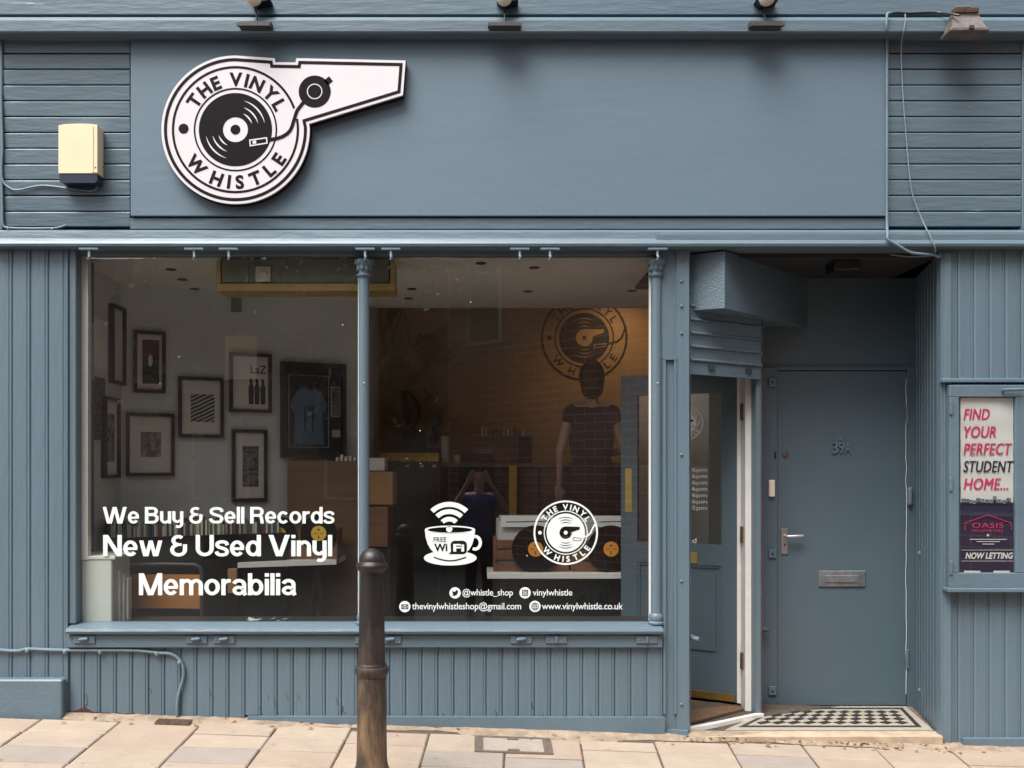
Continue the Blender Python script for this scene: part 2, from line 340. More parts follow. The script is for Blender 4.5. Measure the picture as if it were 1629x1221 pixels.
def brick_mat(name, c1, c2, mortar, course=0.15, width=0.45):
    m, t, b = newmat(name); n = t.nodes; l = t.links; b.inputs['Roughness'].default_value = 0.9
    tc = n.new('ShaderNodeTexCoord'); br = n.new('ShaderNodeTexBrick'); br.inputs['Color1'].default_value = (*c1, 1); br.inputs['Color2'].default_value = (*c2, 1); br.inputs['Mortar'].default_value = (*mortar, 1)
    br.inputs['Scale'].default_value = 1; br.inputs['Brick Width'].default_value = width; br.inputs['Row Height'].default_value = course; br.inputs['Mortar Size'].default_value = 0.009
    sx = n.new('ShaderNodeSeparateXYZ'); cb = n.new('ShaderNodeCombineXYZ'); l.new(tc.outputs['Object'], sx.inputs[0]); l.new(sx.outputs['X'], cb.inputs['X']); l.new(sx.outputs['Z'], cb.inputs['Y'])
    l.new(cb.outputs[0], br.inputs['Vector']); l.new(br.outputs['Color'], b.inputs['Base Color']); return m
M['brick'] = brick_mat('red_brick', (0.40,0.17,0.105), (0.32,0.13,0.08), (0.62,0.56,0.48))
M['brick2'] = brick_mat('brown_brick', (0.22,0.11,0.07), (0.17,0.085,0.055), (0.30,0.27,0.24), 0.075, 0.225)

# ------------------------------------------------------------------ text
_cache = {}
def glyphs(s, bold=0.0, shear=0.0, sp=1.0):
    k = (s, bold, shear, sp)
    if k in _cache: return _cache[k]
    cu = bpy.data.curves.new('t', 'FONT'); cu.body = s; cu.size = 1; cu.offset = bold; cu.shear = shear; cu.space_character = sp; cu.resolution_u = 3; cu.fill_mode = 'FRONT'
    ob = bpy.data.objects.new('t', cu); COL.objects.link(ob)
    dg = bpy.context.evaluated_depsgraph_get(); me = bpy.data.meshes.new_from_object(ob.evaluated_get(dg))
    vs = [(v.co.x, v.co.y) for v in me.vertices]; fs = []
    for p in me.polygons:
        q = list(p.vertices); a = sum(vs[q[i]][0]*vs[q[(i+1) % len(q)]][1] - vs[q[(i+1) % len(q)]][0]*vs[q[i]][1] for i in range(len(q)))
        fs.append(q if a > 0 else q[::-1])
    bpy.data.objects.remove(ob); bpy.data.curves.remove(cu); bpy.data.meshes.remove(me)
    _cache[k] = (vs, fs); return vs, fs
def cap(bold=0.0): return max(v[1] for v in glyphs('H', bold)[0]) - min(v[1] for v in glyphs('H', bold)[0])
def text(mb, s, x0, x1, z0, z1, y, bold=0.0, shear=0.0, sp=1.0):
    """fit between x0 and x1, capitals from z0 to z1"""
    vs, fs = glyphs(s, bold, shear, sp); a = min(v[0] for v in vs); b = max(v[0] for v in vs); c = cap(bold); lo = min(v[1] for v in glyphs('H', bold)[0])
    kx = (x1-x0)/(b-a); kz = (z1-z0)/c
    return mb.add([(x0 + (v[0]-a)*kx, y, z0 + (v[1]-lo)*kz) for v in vs], fs)
def arc_text(mb, s, cx, cz, r, h, a0, a1, y, bold=0.0, inside=False):
    """letters along a circle from angle a0 to a1 (degrees); inside: feet outwards, read along the bottom"""
    c = cap(bold); k = h / c; items = []; pos = 0
    for ch in s:
        if ch == ' ': pos += 0.35; continue
        vs, fs = glyphs(ch, bold); lo = min(v[0] for v in vs); hi = max(v[0] for v in vs); items.append((vs, fs, lo, hi, pos)); pos += hi - lo + 0.13
    tot = pos - 0.13
    for vs, fs, lo, hi, p in items:
        t = (p + (hi-lo)/2) / tot; a = R(a0 + (a1-a0)*t); mid = (lo+hi)/2
        if not inside: ux, uz, vx, vz = math.sin(a), -math.cos(a), math.cos(a), math.sin(a)
        else: ux, uz, vx, vz = -math.sin(a), math.cos(a), -math.cos(a), -math.sin(a)
        ox, oz = cx + r*math.cos(a), cz + r*math.sin(a)
        if isinstance(mb, list): mb.append(MB()); tgt = mb[-1]
        else: tgt = mb
        tgt.add([(ox + ((v[0]-mid)*ux + v[1]*vx)*k, y, oz + ((v[0]-mid)*uz + v[1]*vz)*k) for v in vs], fs)
    return mb
def inset(poly, d):
    """mitred inward offset of a counter-clockwise outline"""
    out = []; n = len(poly)
    for i in range(n):
        p, q, r = poly[i-1], poly[i], poly[(i+1) % n]
        e1 = Vector((q[0]-p[0], q[1]-p[1])).normalized(); e2 = Vector((r[0]-q[0], r[1]-q[1])).normalized()
        n1 = Vector((-e1.y, e1.x)); n2 = Vector((-e2.y, e2.x)); b = n1 + n2; b = b / max(b.dot(n1), 0.2)
        out.append((q[0] + b.x*d, q[1] + b.y*d))
    return out

# ================================================================== THE GROUND
def gq(x0, x1, y0, y1, dz=0.0):
    return [(x0, y0, ground(x0, y0)+dz), (x1, y0, ground(x1, y0)+dz), (x1, y1, ground(x1, y1)+dz), (x0, y1, ground(x0, y1)+dz)]
KY = -2.2
mb = MB(); mb.add(gq(-14, 14, KY, 0.6, -0.011), [(0,1,2,3)])
pavement = struct('pavement', mb, M['joint'])
dm = MB(); nn_d = 120                                   # sandy dirt and mortar against the foot of the wall
for i in range(nn_d+1):
    x = -3.2 + 6.6*i/nn_d; e = 0.07 + .03*math.sin(x*3.1) + .015*math.sin(x*11+1) + random.uniform(-.008, .008) + (.05 if -.1 < x < .75 else 0)
    for d_, h in ((-.05, .012), (0.004, .010 + random.uniform(0, .004)), (e*.6, .004 + random.uniform(-.001, .003)), (e, -.008)): dm.v.append((x, -d_, ground(x, -d_) + h))
for i in range(nn_d):
    for k in range(3): a = i*4+k; dm.f.append((a, a+1, a+5, a+4))
part('dirt_strip', dm, M['mortar'], pavement, True)
# slabs in courses running out from the wall, each course with its own breaks
px_j = [-280, -160, -41, 79, 201, 328, 447, 563, 686, 805, 921, 1036, 1152, 1268, 1382, 1500, 1618, 1737, 1855, 1973]
xs = [X(p) for p in px_j]
starts = {3: .075, 4: .055, 5: .05, 6: .05, 7: .10, 8: .09, 9: .13, 10: .13, 11: .10, 12: .08, 13: .09}
first = {2: [.18, .2], 3: [.17, .19, .2], 4: [.40, .19], 5: [.16, .17, .2], 6: [.17, .18, .2], 7: [.17, .20, .19], 8: [.24, .2], 9: [.25, .2], 10: [.12, .18, .2], 11: [.18, .2], 12: [.16, .17, .2], 13: [.17, .2], 14: [.19, .2], 15: [.20, .18]}
grey = {(3, 2), (5, 2), (8, 1), (9, 1), (12, 1)}
for i in range(len(xs)-1):
    d = starts.get(i, 0.08); k = 0; seq = first.get(i, [])
    while d < 1.25:
        dep = seq[k] if k < len(seq) else random.choice((.17, .18, .2, .2, .36))
        g = 0.0045; x0, x1 = xs[i]+g, xs[i+1]-g; ya, yb = -d-g, -d-dep+g
        sk = lambda y: 0.05*y*-1*-1
        dz = random.uniform(-0.002, 0.003); c = 0.006; mbs = MB(); tl = random.uniform(-0.002, 0.002)
        def P(x, y, h): return (x - 0.05*y*(-1), y, ground(x, y) + h + dz + tl*(x-x0)/(x1-x0))
        outer = [P(x0, yb, -c), P(x1, yb, -c), P(x1, ya, -c), P(x0, ya, -c)]; inner = [P(x0+c, yb+c, 0), P(x1-c, yb+c, 0), P(x1-c, ya-c, 0), P(x0+c, ya-c, 0)]
        low = [(p[0], p[1], p[2]-0.04) for p in outer]
        mbs.add(inner+outer+low, [(0,1,2,3)] + [(4+a, 4+(a+1) % 4, (a+1) % 4, a) for a in range(4)] + [(8+a, 8+(a+1) % 4, 4+(a+1) % 4, 4+a) for a in range(4)])
        part('slab', mbs, SLABS[5] if (i, k) in grey else random.choice(SLABS[:5]), pavement)
        d += dep; k += 1
mb = MB(); mb.add(gq(-14, 14, KY, -1.32, -0.004), [(0,1,2,3)]); part('outer_paving', mb, SLABS[1], pavement)
mb = MB()
for i in range(30):
    x0 = -14 + i*0.93; z0 = ground(x0, KY)
    k = MB().box(x0, x0+0.92, KY-0.13, KY-0.002, z0-0.25, z0-0.004, 0.012); mb.add(k.v, k.f)
struct('kerb', mb, M['kerb'])
ROADZ = lambda x: -0.034*(x+0.7) - 0.27
mb = MB(); mb.add([(-60, -60, ROADZ(-60)), (60, -60, ROADZ(60)), (60, KY-0.1, ROADZ(60)), (-60, KY-0.1, ROADZ(-60))], [(0,1,2,3)]); struct('road', mb, M['asphalt'])

# iron access cover and small grating let into the paving
def on_ground(px, d): return (X(px, -d), -d)
t = thing('access_cover', 'rectangular iron access cover with pale infill set in the paving', 'cover', (0.19, -0.2, ground(0.19, -0.2)))
def gbox(x0, x1, y0, y1, h0, h1):
    return MB().add([(x, y, ground(x, y)+h) for h in (h0, h1) for x, y in ((x0,y0),(x1,y0),(x1,y1),(x0,y1))], [(0,3,2,1),(4,5,6,7),(0,1,5,4),(1,2,6,5),(2,3,7,6),(3,0,4,7)])
cx0, cx1, cy0, cy1 = X(755, -.2), X(877, -.2), -0.345, -0.125
fm = MB()
for a in ((cx0, cx1, cy0, cy0+.02), (cx0, cx1, cy1-.02, cy1), (cx0, cx0+.045, cy0+.02, cy1-.02), (cx1-.045, cx1, cy0+.02, cy1-.02)):
    k = gbox(*a, -0.01, 0.007); fm.add(k.v, k.f)
part('rim', fm, M['iron_cover'], t); part('infill', gbox(cx0+.045, cx1-.045, cy0+.02, cy1-.02, -0.01, 0.0045), M['cover_fill'], t)
for yy in (cy0+.02, cy1-.045):
    part('lifting_slot', gbox((cx0+cx1)/2-.03, (cx0+cx1)/2+.03, yy, yy+.025, 0, 0.009), M['iron_cover'], t)
t = thing('drain_grating', 'small rusty slotted grating in the paving below the riser cable', 'grating', (X(283), -0.07, ground(X(283), -0.07)))
gm = MB()
for i in range(14):
    x = X(258) + i*(X(308)-X(258))/13; k = gbox(x, x+.006, -.105, -.055, -0.01, 0.016); gm.add(k.v, k.f)
part('bars', gm, M['iron_cover'], t); part('pan', gbox(X(257), X(311), -.11, -.05, -.02, 0.011), M['rust'], t)

# ================================================================== THE SHOPFRONT
shop = thing('shop_front', 'slate blue painted timber shopfront with a wide window and recessed doors', 'shopfront')
P = shop
XL, XR = -2.66, 3.06
# masonry behind the joinery
mb = MB(); mb.box(XL, XR, 0.10, 0.34, Z(392), 4.6); part('wall_core', mb, M['paint'], P)
mb = MB(); mb.box(XL, X(108), 0.06, 0.34, -0.2, Z(393)); part('wall_core', mb, M['paint'], P)
mb = MB(); mb.box(2.72, XR, 0.06, 0.34, -0.3, Z(393)); part('wall_core', mb, M['paint'], P)
mb = MB(); mb.box(X(112), X(1052), 0.06, 0.2, -0.3, Z(1000)); part('wall_core', mb, M['paint'], P)
mb = MB(); mb.box(XL, XR, 0.0, 0.34, 4.6, 7.6); part('upper_wall', mb, M['brick2'], P)
# above: plain board, projecting cornice board with a bevelled top
mb = MB(); mb.box(XL, XR, -0.035, 0.1, Z(23, -.035), 4.6, 0.004); part('upper_board', mb, M['paint_h'], P)
def rail(name, prof):                                   # profile in y,z swept along the front
    m_ = MB(); m_.prism(prof, XL, XR, 'x'); return part(name, m_, M['paint_h'], P)
c = -0.10
rail('cornice_board', [(0.1, Z(27, -.05)), (-.05, Z(27, -.05)), (c, Z(32, c)), (c, Z(49, c)), (c+.008, Z(51, c)), (0.1, Z(51, c))])
rail('cornice_fillet', [(0.1, Z(49, .02)), (.02, Z(49, .02)), (.02, Z(58, .02)), (0.1, Z(58, .02))])
# horizontal boarding at both ends of the fascia
pitch = L(25.1)
def shiplap(x0, x1):
    zt = Z(58.5)
    prof = [(0.05, 0), (0.003, 0), (0.001, 0.002), (-0.004, pitch - 0.014), (0.000, pitch - 0.008), (0.006, pitch - 0.0065), (0.05, pitch - 0.0065)]
    m_ = MB().prism(prof, x0, x1, 'x'); me = m_.mesh('board'); me.materials.append(M['paint_h'])
    for i in range(12):
        piece('board', me, P, (0, random.uniform(-.0015, .0015), zt - (i+1)*pitch))
shiplap(X(6), X(206.5)); shiplap(X(1412.5), X(1624))
mb = MB(); mb.box(XL, X(5.5), -0.012, 0.1, Z(366), Z(58), .004); part('end_strip', mb, M['paint_v'], P)
mb = MB(); mb.box(X(1624.5), XR, -0.012, 0.1, Z(366), Z(58), .004); part('end_strip', mb, M['paint_v'], P)
mb = MB(); mb.box(X(207.5, -.018), X(1410, -.018), -0.018, 0.1, Z(343, -.018), Z(60, -.018), 0.0025); fp = part('fascia_panel', mb, M['panel'], P)
nm = MB().lathe([(0.003, 0), (0.002, -0.002)], (0, 0, 0), 8, 'y').mesh('nail_head'); nm.materials.append(M['panel'])
for i in range(14):
    for zz in (Z(66), Z(337)): piece('nail_head', nm, fp, (X(222) + i*(X(1398)-X(222))/13 + random.uniform(-.02, .02), -0.018, zz))
# flat band and moulded rail under the fascia
mb = MB(); mb.box(X(207), X(1411), -0.002, 0.1, Z(364), Z(346.5), 0.002); part('fascia_band', mb, M['paint_h'], P)
rail('moulded_rail', [(0.1, Z(365.5)), (-.02, Z(365.5, -.02)), (-.045, Z(369, -.045)), (-.05, Z(379, -.05)), (-.062, Z(383, -.06)), (-.07, Z(387, -.07)), (-.066, Z(391, -.07)), (-.045, Z(393, -.05)), (0.1, Z(393, -.05))])
mb = MB(); mb.box(X(1040), XR, -0.058, -0.03, Z(389, -.06), Z(371, -.06), .003); part('rail_facing', mb, M['paint_h'], P)
# lintel over the glass
mb = MB(); mb.box(X(110), X(1060), 0.03, 0.1, Z(405, .03), Z(391, .03)); part('lintel', mb, M['paint'], P)

# vertical tongue-and-groove boards
def vboards(name, x0, x1, n, z0f, z1, yf=0.0, th=0.05, parent=P, dirv=(1, 0), org=None):
    """n boards between x0 and x1; z0f gives the foot of each; dirv lets the run turn along a side wall"""
    wd = (x1-x0)/n; objs = []
    for i in range(n):
        a = x0 + i*wd; z0 = z0f((a + wd/2)) if callable(z0f) else z0f; j = random.uniform(-.0012, .0012)
        pr = [(0.0008, th), (wd-.0008, th), (wd-.0008, .007), (wd-.0055, .0), (.84*wd, 0), (.815*wd, .0035), (.79*wd, 0), (.012, 0), (.0035, .006), (.0008, .006)]
        if org is None: poly = [(a + p[0], yf + p[1] + j) for p in pr]
        else:
            ux, uy = dirv; poly = [(org[0] + (a+p[0])*ux - p[1]*uy*-1*-1, org[1] + (a+p[0])*uy + p[1]*ux) for p in pr]
        objs.append(part(name, MB().prism(poly, z0, z1, 'z'), M['paint_v'], parent))
    return objs
vboards('board', XL, X(106), 4, Z(1090), Z(394), 0.0)
vboards('board', X(108.5), X(1055), 37, lambda x: max(ground(x, 0) + 0.03, -0.045 + 0.0*x) if x > X(400) else ground(x, 0) + 0.012, Z(1024), 0.0)
vboards('board', X(1499), XR, 6, -0.115, Z(394), 0.0)
mb = MB(); mb.box(XL, X(99, -.06), -0.06, 0.06, -0.08, Z(1081, -.06), 0.008); part('plinth_block', mb, M['paint'], P)
mb = MB(); mb.box(X(98), X(109), 0.0, 0.055, ground(-2.3, 0), Z(1075)); part('corner_strip', mb, M['paint_v'], P)
mb = MB(); mb.box(X(105.8), X(109.5), -0.012, 0.06, Z(1085), Z(395), .003); part('corner_bead', mb, M['paint_v'], P)
# low plinth under the window, showing more as the street falls away to the right
mb = MB(); mb.prism([(X(395), Z(1139.5, -.02)), (X(1058, -.02), Z(1141, -.02)), (X(1058, -.02), -.22), (X(395), -.22)], -0.022, 0.055, 'y'); part('plinth', mb, M['paint'], P)
mb = MB(); mb.prism([(X(1528), Z(1175, -.03)), (XR, Z(1175, -.03)), (XR, -.35), (X(1528), -.35)], -0.03, 0.055, 'y'); part('plinth', mb, M['paint'], P)
# rotted foot of the riser boards
rb = MB(); pts = [(X(108), ground(X(108), 0) + .0)]
for i in range(26): xx = X(108) + i*(X(215)-X(108))/25; pts.append((xx, ground(xx, 0) + 0.012 + max(0, .022*math.exp(-((i-6)/3.0)**2)) + random.uniform(0, .007)))
pts.append((X(215), ground(X(215), 0))); rb.prism(pts, -0.0035, 0.01, 'y'); part('rotted_foot', rb, M['rotten'], P)

# window: sill, apron, frame, glass
def sill_prof(x0, x1):
    pr = [(0.08, Z(989, .05)), (0.02, Z(992, .02)), (-.035, Z(997, -.03)), (-.06, Z(1000, -.06)), (-.066, Z(1004, -.06)), (-.06, Z(1008, -.06)), (-.03, Z(1010, -.04)), (0.08, Z(1010, -.04))]
    return MB().prism(pr, x0, x1, 'x')
part('sill', sill_prof(X(105, -.06), X(1055, -.06)), M['paint_h'], P)
apron = part('apron_board', MB().box(X(107, -.03), X(1054, -.03), -0.032, 0.03, Z(1030, -.03), Z(1009.5, -.03), .004), M['paint_h'], P)
def latch(px, split=False):
    y = -.032; z = Z(1016.5, y); b = part('latch_plate', MB().box(X(px-17, y), X(px+17, y), y-.010, y+.004, z-.022, z+.022, .003), M['paint'], apron)
    m_ = MB()
    if split: m_.box(X(px-2, y), X(px+2, y), y-.02, y-.009, z-.02, z+.02, .003)
    else: m_.capsule((X(px-5, y), y-.018, z+.002), (X(px+5, y), y-.018, z+.006), .011, .010, 8)
    for s_ in (-12, 12): part('latch_screw', MB().ball((X(px+s_, y), y-.010, z), .005, .004, .005, 8, 6), M['paint'], b, True)
    part('latch_keeper', m_, M['paint'], b, True)
for p_ in (135, 313, 357, 582, 621, 829): latch(p_)
for p_ in (885, 1029): latch(p_, True)
# left frame member, right pilaster with sunk panel
part('window_jamb', MB().box(X(109.5), X(121), 0.0, 0.08, Z(992), Z(393), .004), M['paint_v'], P)
part('pilaster', MB().box(X(1049), X(1078), 0.01, 0.2, -0.2, Z(393), .003), M['paint_v'], P)
fm = MB()
fm.box(X(1055), X(1059), -.006, .02, Z(1135), Z(570)); fm.box(X(1072), X(1076), -.006, .02, Z(1135), Z(570)); fm.box(X(1055), X(1076), -.008, .02, Z(572), Z(567))
part('pilaster_panel_frame', fm, M['paint_v'], P)
guide = part('shutter_guide', MB().prism([(X(1076), .0), (X(1096), -.002), (X(1097, .02), .02), (X(1099, .1), .1), (X(1076), .12)], -0.1, Z(394), 'z'), M['paint_v'], P)
bm_ = MB().ball((0, 0, 0), .009, .008, .009, 10, 6).mesh('bolt'); bm_.materials.append(M['paint'])
for py in (415, 447, 487, 530, 723, 924, 1120): piece('bolt', bm_, guide, (X(1084), -.002, Z(py)))
part('base_shoe', MB().prism([(X(1058), -.005), (X(1092), -.03), (X(1100), .05), (X(1058), .05)], -.16, Z(1160), 'z'), M['paint'], P)
part('putty_line', MB().box(X(1032.5, .05), X(1037, .05), .045, .062, Z(986, .05), Z(425, .05)), M['white'], P)
part('putty_line', MB().box(X(569.5, .05), X(572.5, .05), .05, .062, Z(986, .05), Z(440, .05)), M['white'], P)
GY = 0.065
panes = []
for a, b in ((120, 578), (581, 1044)):
    panes.append(part('window_pane', MB().add([(X(a, GY), GY, Z(992, GY)), (X(b, GY), GY, Z(992, GY)), (X(b, GY), GY, Z(404, GY)), (X(a, GY), GY, Z(404, GY))], [(0,1,2,3)]), M['glass'], P))
panes[0]['label'] = 'left pane of the shop window with large white lettering'; panes[1]['label'] = 'right pane of the shop window with cup and round emblem decals'
# slender iron columns with leafy capitals
for pc in (579, 1044):
    x = X(pc, .02); y = .02; r = L(8.5); zb = Z(992, .02); zt = Z(396, .02)
    o = part('column', MB().lathe([(r*1.0, zb), (r, zt - .1)], (x, y, 0), 20), M['paint_v'], P, True)
    zc_ = Z(438, .02); prof = [(r, zc_-.02), (r*1.05, zc_-.012), (r*1.4, zc_-.006), (r*1.45, zc_), (r*1.1, zc_+.006), (r*1.05, zc_+.018), (r*1.3, zc_+.045), (r*1.75, zc_+.075), (r*1.8, zc_+.082), (r*1.2, zc_+.084)]
    part('capital', MB().lathe(prof, (x, y, 0), 20), M['paint'], o, True)
    lm = MB()
    for k in range(8):
        a = k*math.pi/4 + .2; cx_, cy_ = x + r*1.35*math.cos(a), y + r*1.35*math.sin(a)
        lm.ball((cx_, cy_, zc_+.068), .013, .013, .014, 10, 8); lm.ball((x + r*1.15*math.cos(a+.4), y + r*1.15*math.sin(a+.4), zc_+.036), .011, .011, .016, 10, 8)
    part('capital_leaves', lm, M['paint'], o, True)
    zb2 = zb; part('column_base', MB().lathe([(r*1.5, zb2), (r*1.55, zb2+.01), (r*1.2, zb2+.018), (r*1.35, zb2+.03), (r*1.3, zb2+.05), (r, zb2+.06)], (x, y, 0), 20), M['paint'], o, True)
    part('screw', MB().ball((x + .004, y - r, Z(610, .02)), .005, .004, .005, 8, 6), M['steel'], o, True)
# T-shaped shutter hooks under the rail
for pc in (142, 309, 364, 581, 622, 827, 875, 1046):
    y = -.072; x = X(pc, y); o = part('shutter_hook', MB().box(x-L(15), x+L(15), y-.012, y+.012, Z(397.5, y), Z(394.5, y), .001), M['cable'], P)
    part('hook_stem', MB().tube([(x, y, Z(397, y)), (x, y, Z(406, y)), (x+.003, y-.008, Z(409, y)), (x, y-.003, Z(413, y))], .0075, 8), M['cable'], o, True)

# ---------------------------------------------------------------- recessed entrance
RY = 0.65                                               # depth of the entrance
AX0, AY0, AX1, AY1 = X(1097, .06), 0.06, 1.655, 0.36    # the shop doorway runs diagonally between these
ZALC = Z(394) - .03
part('entrance_ceiling', MB().box(X(1060), X(1506), 0.09, 1.0, ZALC, ZALC+.1), mat('shade_dark_soffit', (.02, .022, .025), .8, .3, 8), P)  # soffit coloured near black to deepen the shade at the recess top
part('entrance_back_wall', MB().box(X(1210, RY), 2.85, RY, RY+.12, Z(586, RY), ZALC), M['paint_shaded'], P)
part('entrance_back_wall', MB().box(X(1445, RY), 2.85, RY, RY+.12, -.12, Z(586, RY)), M['paint_shaded'], P)
# narrow boards up the right side wall, splayed
n_ = 9; p0 = Vector((X(1497), 0.0)); p1 = Vector((X(1456, RY), RY)); dv = (p1-p0); ln = dv.length; dv /= ln
for i in range(n_):
    a = p0 + dv*(ln*i/n_); b = p0 + dv*(ln*(i+1)/n_); nrm = Vector((dv.y, -dv.x)); wd = ln/n_
    q = lambda s_, d_: tuple(a + dv*(s_*wd) + nrm*d_)
    part('side_board', MB().prism([q(0, .003), q(.22, .003), q(.24, -.004), q(.97, -.004), q(1, .003), q(1, .05), q(0, .05)], -.12, ZALC, 'z'), M['paint_v'], P)
part('corner_post', MB().box(X(1496.5), X(1500), -.004, .05, -.12, ZALC, .002), M['paint_v'], P)
for py in (880, 1098): part('side_wall_fixing', MB().ball((X(1463, .5), .5, Z(py, .5)), .012, .012, .016, 8, 6), M['paint'], P, True)
# shutter housing
part('shutter_housing', MB().prism([(X(1089, .1), .1), (X(1153, -.01), -.01), (X(1284, RY), RY-.003), (1.72, RY-.003), (X(1092, .12), .14)], Z(490, -.01), Z(399, -.01), 'z'), M['paint'], P)
part('housing_face', MB().prism([(X(1089, .096), .096), (X(1153, -.014), -.014), (X(1153, -.01), -.0095), (X(1089, .1), .1)], Z(489.5, -.01), Z(399, -.01), 'z'), M['stucco'], P)
# roller shutter, half a dozen slats down
du = Vector((AX1-AX0, AY1-AY0)); dl = du.length; du /= dl; nn = Vector((du.y, -du.x))   # nn points to the street
def dq(s_, d_): v = Vector((AX0, AY0)) + du*s_ + nn*d_; return (v.x, v.y)
def dprism(s0, s1, d0, d1, z0, z1): return MB().prism([dq(s0, d0), dq(s1, d0), dq(s1, d1), dq(s0, d1)], z0, z1, 'z')
zs0, zs1 = 1.925, 2.30
shut = part('roller_shutter', dprism(0, dl, -.01, .004, zs0, zs0+.07), M['paint_h'], P)
for i in range(5):
    z0 = zs0+.072+i*.075; m_ = MB()
    prof = [(-.012, 0), (.013, 0), (.016, .006), (.013, .013), (.004, .018), (.003, .055), (.008, .073), (-.012, .073)]
    vs = []; 
    for s_ in (0, dl):
        for d_, h in prof: q2 = dq(s_, d_); vs.append((q2[0], q2[1], z0+h))
    k = len(prof); m_.add(vs, [tuple(range(k))[::-1], tuple(range(k, 2*k))] + [(i_, (i_+1) % k, k+(i_+1) % k, k+i_) for i_ in range(k)])
    part('slat', m_, M['paint_h'], shut, True)
for s_ in (.14, .44): part('shutter_lock', dprism(s_, s_+.045, .003, .014, zs0+.03, zs0+.055), M['black_metal'], shut)
# right door post group between shutter and back wall
part('door_post', MB().prism([dq(dl, .012), (1.685, .385), (1.70, RY), (1.72, .56), (1.66, .56), dq(dl-.002, -.05)], -.1, Z(490), 'z') if False else MB().box(1.632, 1.664, .375, .46, -.08, 2.3, .003), M['paint_v'], P)
part('door_post_edge', MB().box(1.6645, 1.6735, .385, .46, -.08, 2.3), M['rust'], P)
part('door_post_reveal', MB().box(1.596, 1.634, .462, .56, -.06, 2.3, .003), M['white'], P)
part('dark_gap_block', MB().box(1.70, 1.733, .60, 1.3, -.1, 2.6), M['black'], P)  # black block standing in for the dark void behind the door post
part('doorway_header', MB().box(1.05, 1.70, .46, .52, 2.0, 2.6), M['paint'], P)
# threshold strips
thm = MB().prism([dq(-.01, .005), dq(.2, .012), dq(.4, .004), dq(dl+.02, .01), dq(dl+.02, -.03), dq(.3, -.024), dq(-.01, -.03)], -.065, -.042, 'z'); part('white_threshold', thm, M['white'], P)

# flat 39A: flush door in a frame
dx0, dx1, dz0, dz1 = X(1235.5, RY), X(1441, RY), Z(1124, RY), Z(590, RY)
part('door_frame', MB().box(X(1210, RY-.03), dx0-.004, RY-.03, RY+.1, -.1, Z(584, RY-.03), .003), M['paint_shaded'], P)
part('door_frame', MB().box(dx0-.004, dx1+.004, RY-.018, RY+.1, dz1+.004, Z(584, RY)), M['paint_shaded'], P)
part('door_frame', MB().box(dx1+.004, X(1456, RY), RY-.018, RY+.1, -.1, Z(584, RY), .003), M['paint_shaded'], P)
door = part('flat_door', MB().box(dx0, dx1, RY-.008, RY+.04, dz0+.01, dz1, .003), M['paint_shaded'], P, label='flush slate blue door numbered 39A with letterbox and lever handle')
dy = RY-.008
nb = MB()
for ch, a, b in (('3', 1323, 1332), ('9', 1333, 1342), ('A', 1343, 1353)):
    g0 = MB(); text(g0, ch, X(a, dy), X(b, dy), Z(721, dy), Z(702, dy), dy-.012, .016)
    n0 = len(g0.v); nb.add(g0.v + [(v[0], dy+.001, v[2]) for v in g0.v], g0.f)
    ed = {}
    for f in g0.f:
        for i in range(len(f)): e = (f[i], f[(i+1) % len(f)]); ed[e] = 1
    off = len(nb.v) - 2*n0
    nb.f += [(off+b_, off+a_, off+a_+n0, off+b_+n0) for (a_, b_) in ed if (b_, a_) not in ed]
part('door_number', nb, M['paint'], door)
part('peephole', MB().lathe([(.011, 0), (.009, -.006)], (X(1337, dy), dy, Z(698, dy)), 12, 'y'), M['paint'], door)
part('lock_cylinder', MB().lathe([(.022, 0), (.02, -.006), (.012, -.008)], (X(1249, dy), dy, Z(722, dy)), 16, 'y'), M['rust'], door, True)
hp = part('handle_plate', MB().box(X(1242, dy), X(1253, dy), dy-.008, dy, Z(881, dy), Z(840, dy), .002), M['steel'], door)
hz = Z(852, dy)
part('lever', MB().tube([(X(1248, dy), dy-.005, hz), (X(1248, dy), dy-.045, hz), (X(1252, dy), dy-.052, hz), (X(1273, dy), dy-.05, hz+.004)], .009, 10), M['steel'], hp, True)
part('keyhole', MB().ball((X(1247.5, dy), dy-.008, Z(866, dy)), .007, .004, .01, 10, 8), M['rust'], hp, True)
lb = part('letterbox', MB().box(X(1301, dy), X(1376, dy), dy-.012, dy, Z(933, dy), Z(907, dy), .005), M['letter_steel'], door)
part('letterbox_flap', MB().box(X(1311, dy), X(1365, dy), dy-.02, dy-.011, Z(926, dy), Z(914, dy), .004), M['letter_steel'], lb)
fy = RY-.03
for py in (608, 880, 1098):
    part('frame_latch', MB().box(X(1222, fy), X(1234, fy), fy-.014, fy, Z(py+7, fy), Z(py-7, fy), .003), M['paint'], P)
    part('frame_latch_bolt', MB().ball((X(1228, fy), fy-.014, Z(py, fy)), .008, .007, .008, 10, 6), M['black_metal'], P, True)
part('bell_push', MB().box(X(1222, fy), X(1231.5, fy), fy-.022, fy, Z(790, fy), Z(763, fy), .005), M['dome'], P)
part('door_gap', MB().box(X(1232, fy), X(1234.5, fy), fy-.003, fy, Z(730, fy), Z(718, fy)), M['black'], P)
part('closer_block', MB().capsule((X(1448, RY-.04), RY-.035, Z(800, RY-.04)), (X(1448, RY-.04), RY-.035, Z(778, RY-.04)), .017, .015, 10), M['paint'], P, True)
hn = MB().box(-.008, .008, -.012, 0, -.06, .06, .003).mesh('hinge'); hn.materials.append(M['paint'])
for py in (1048, 660): piece('hinge', hn, P, (X(1443, RY-.02), RY-.018, Z(py, RY-.02)))
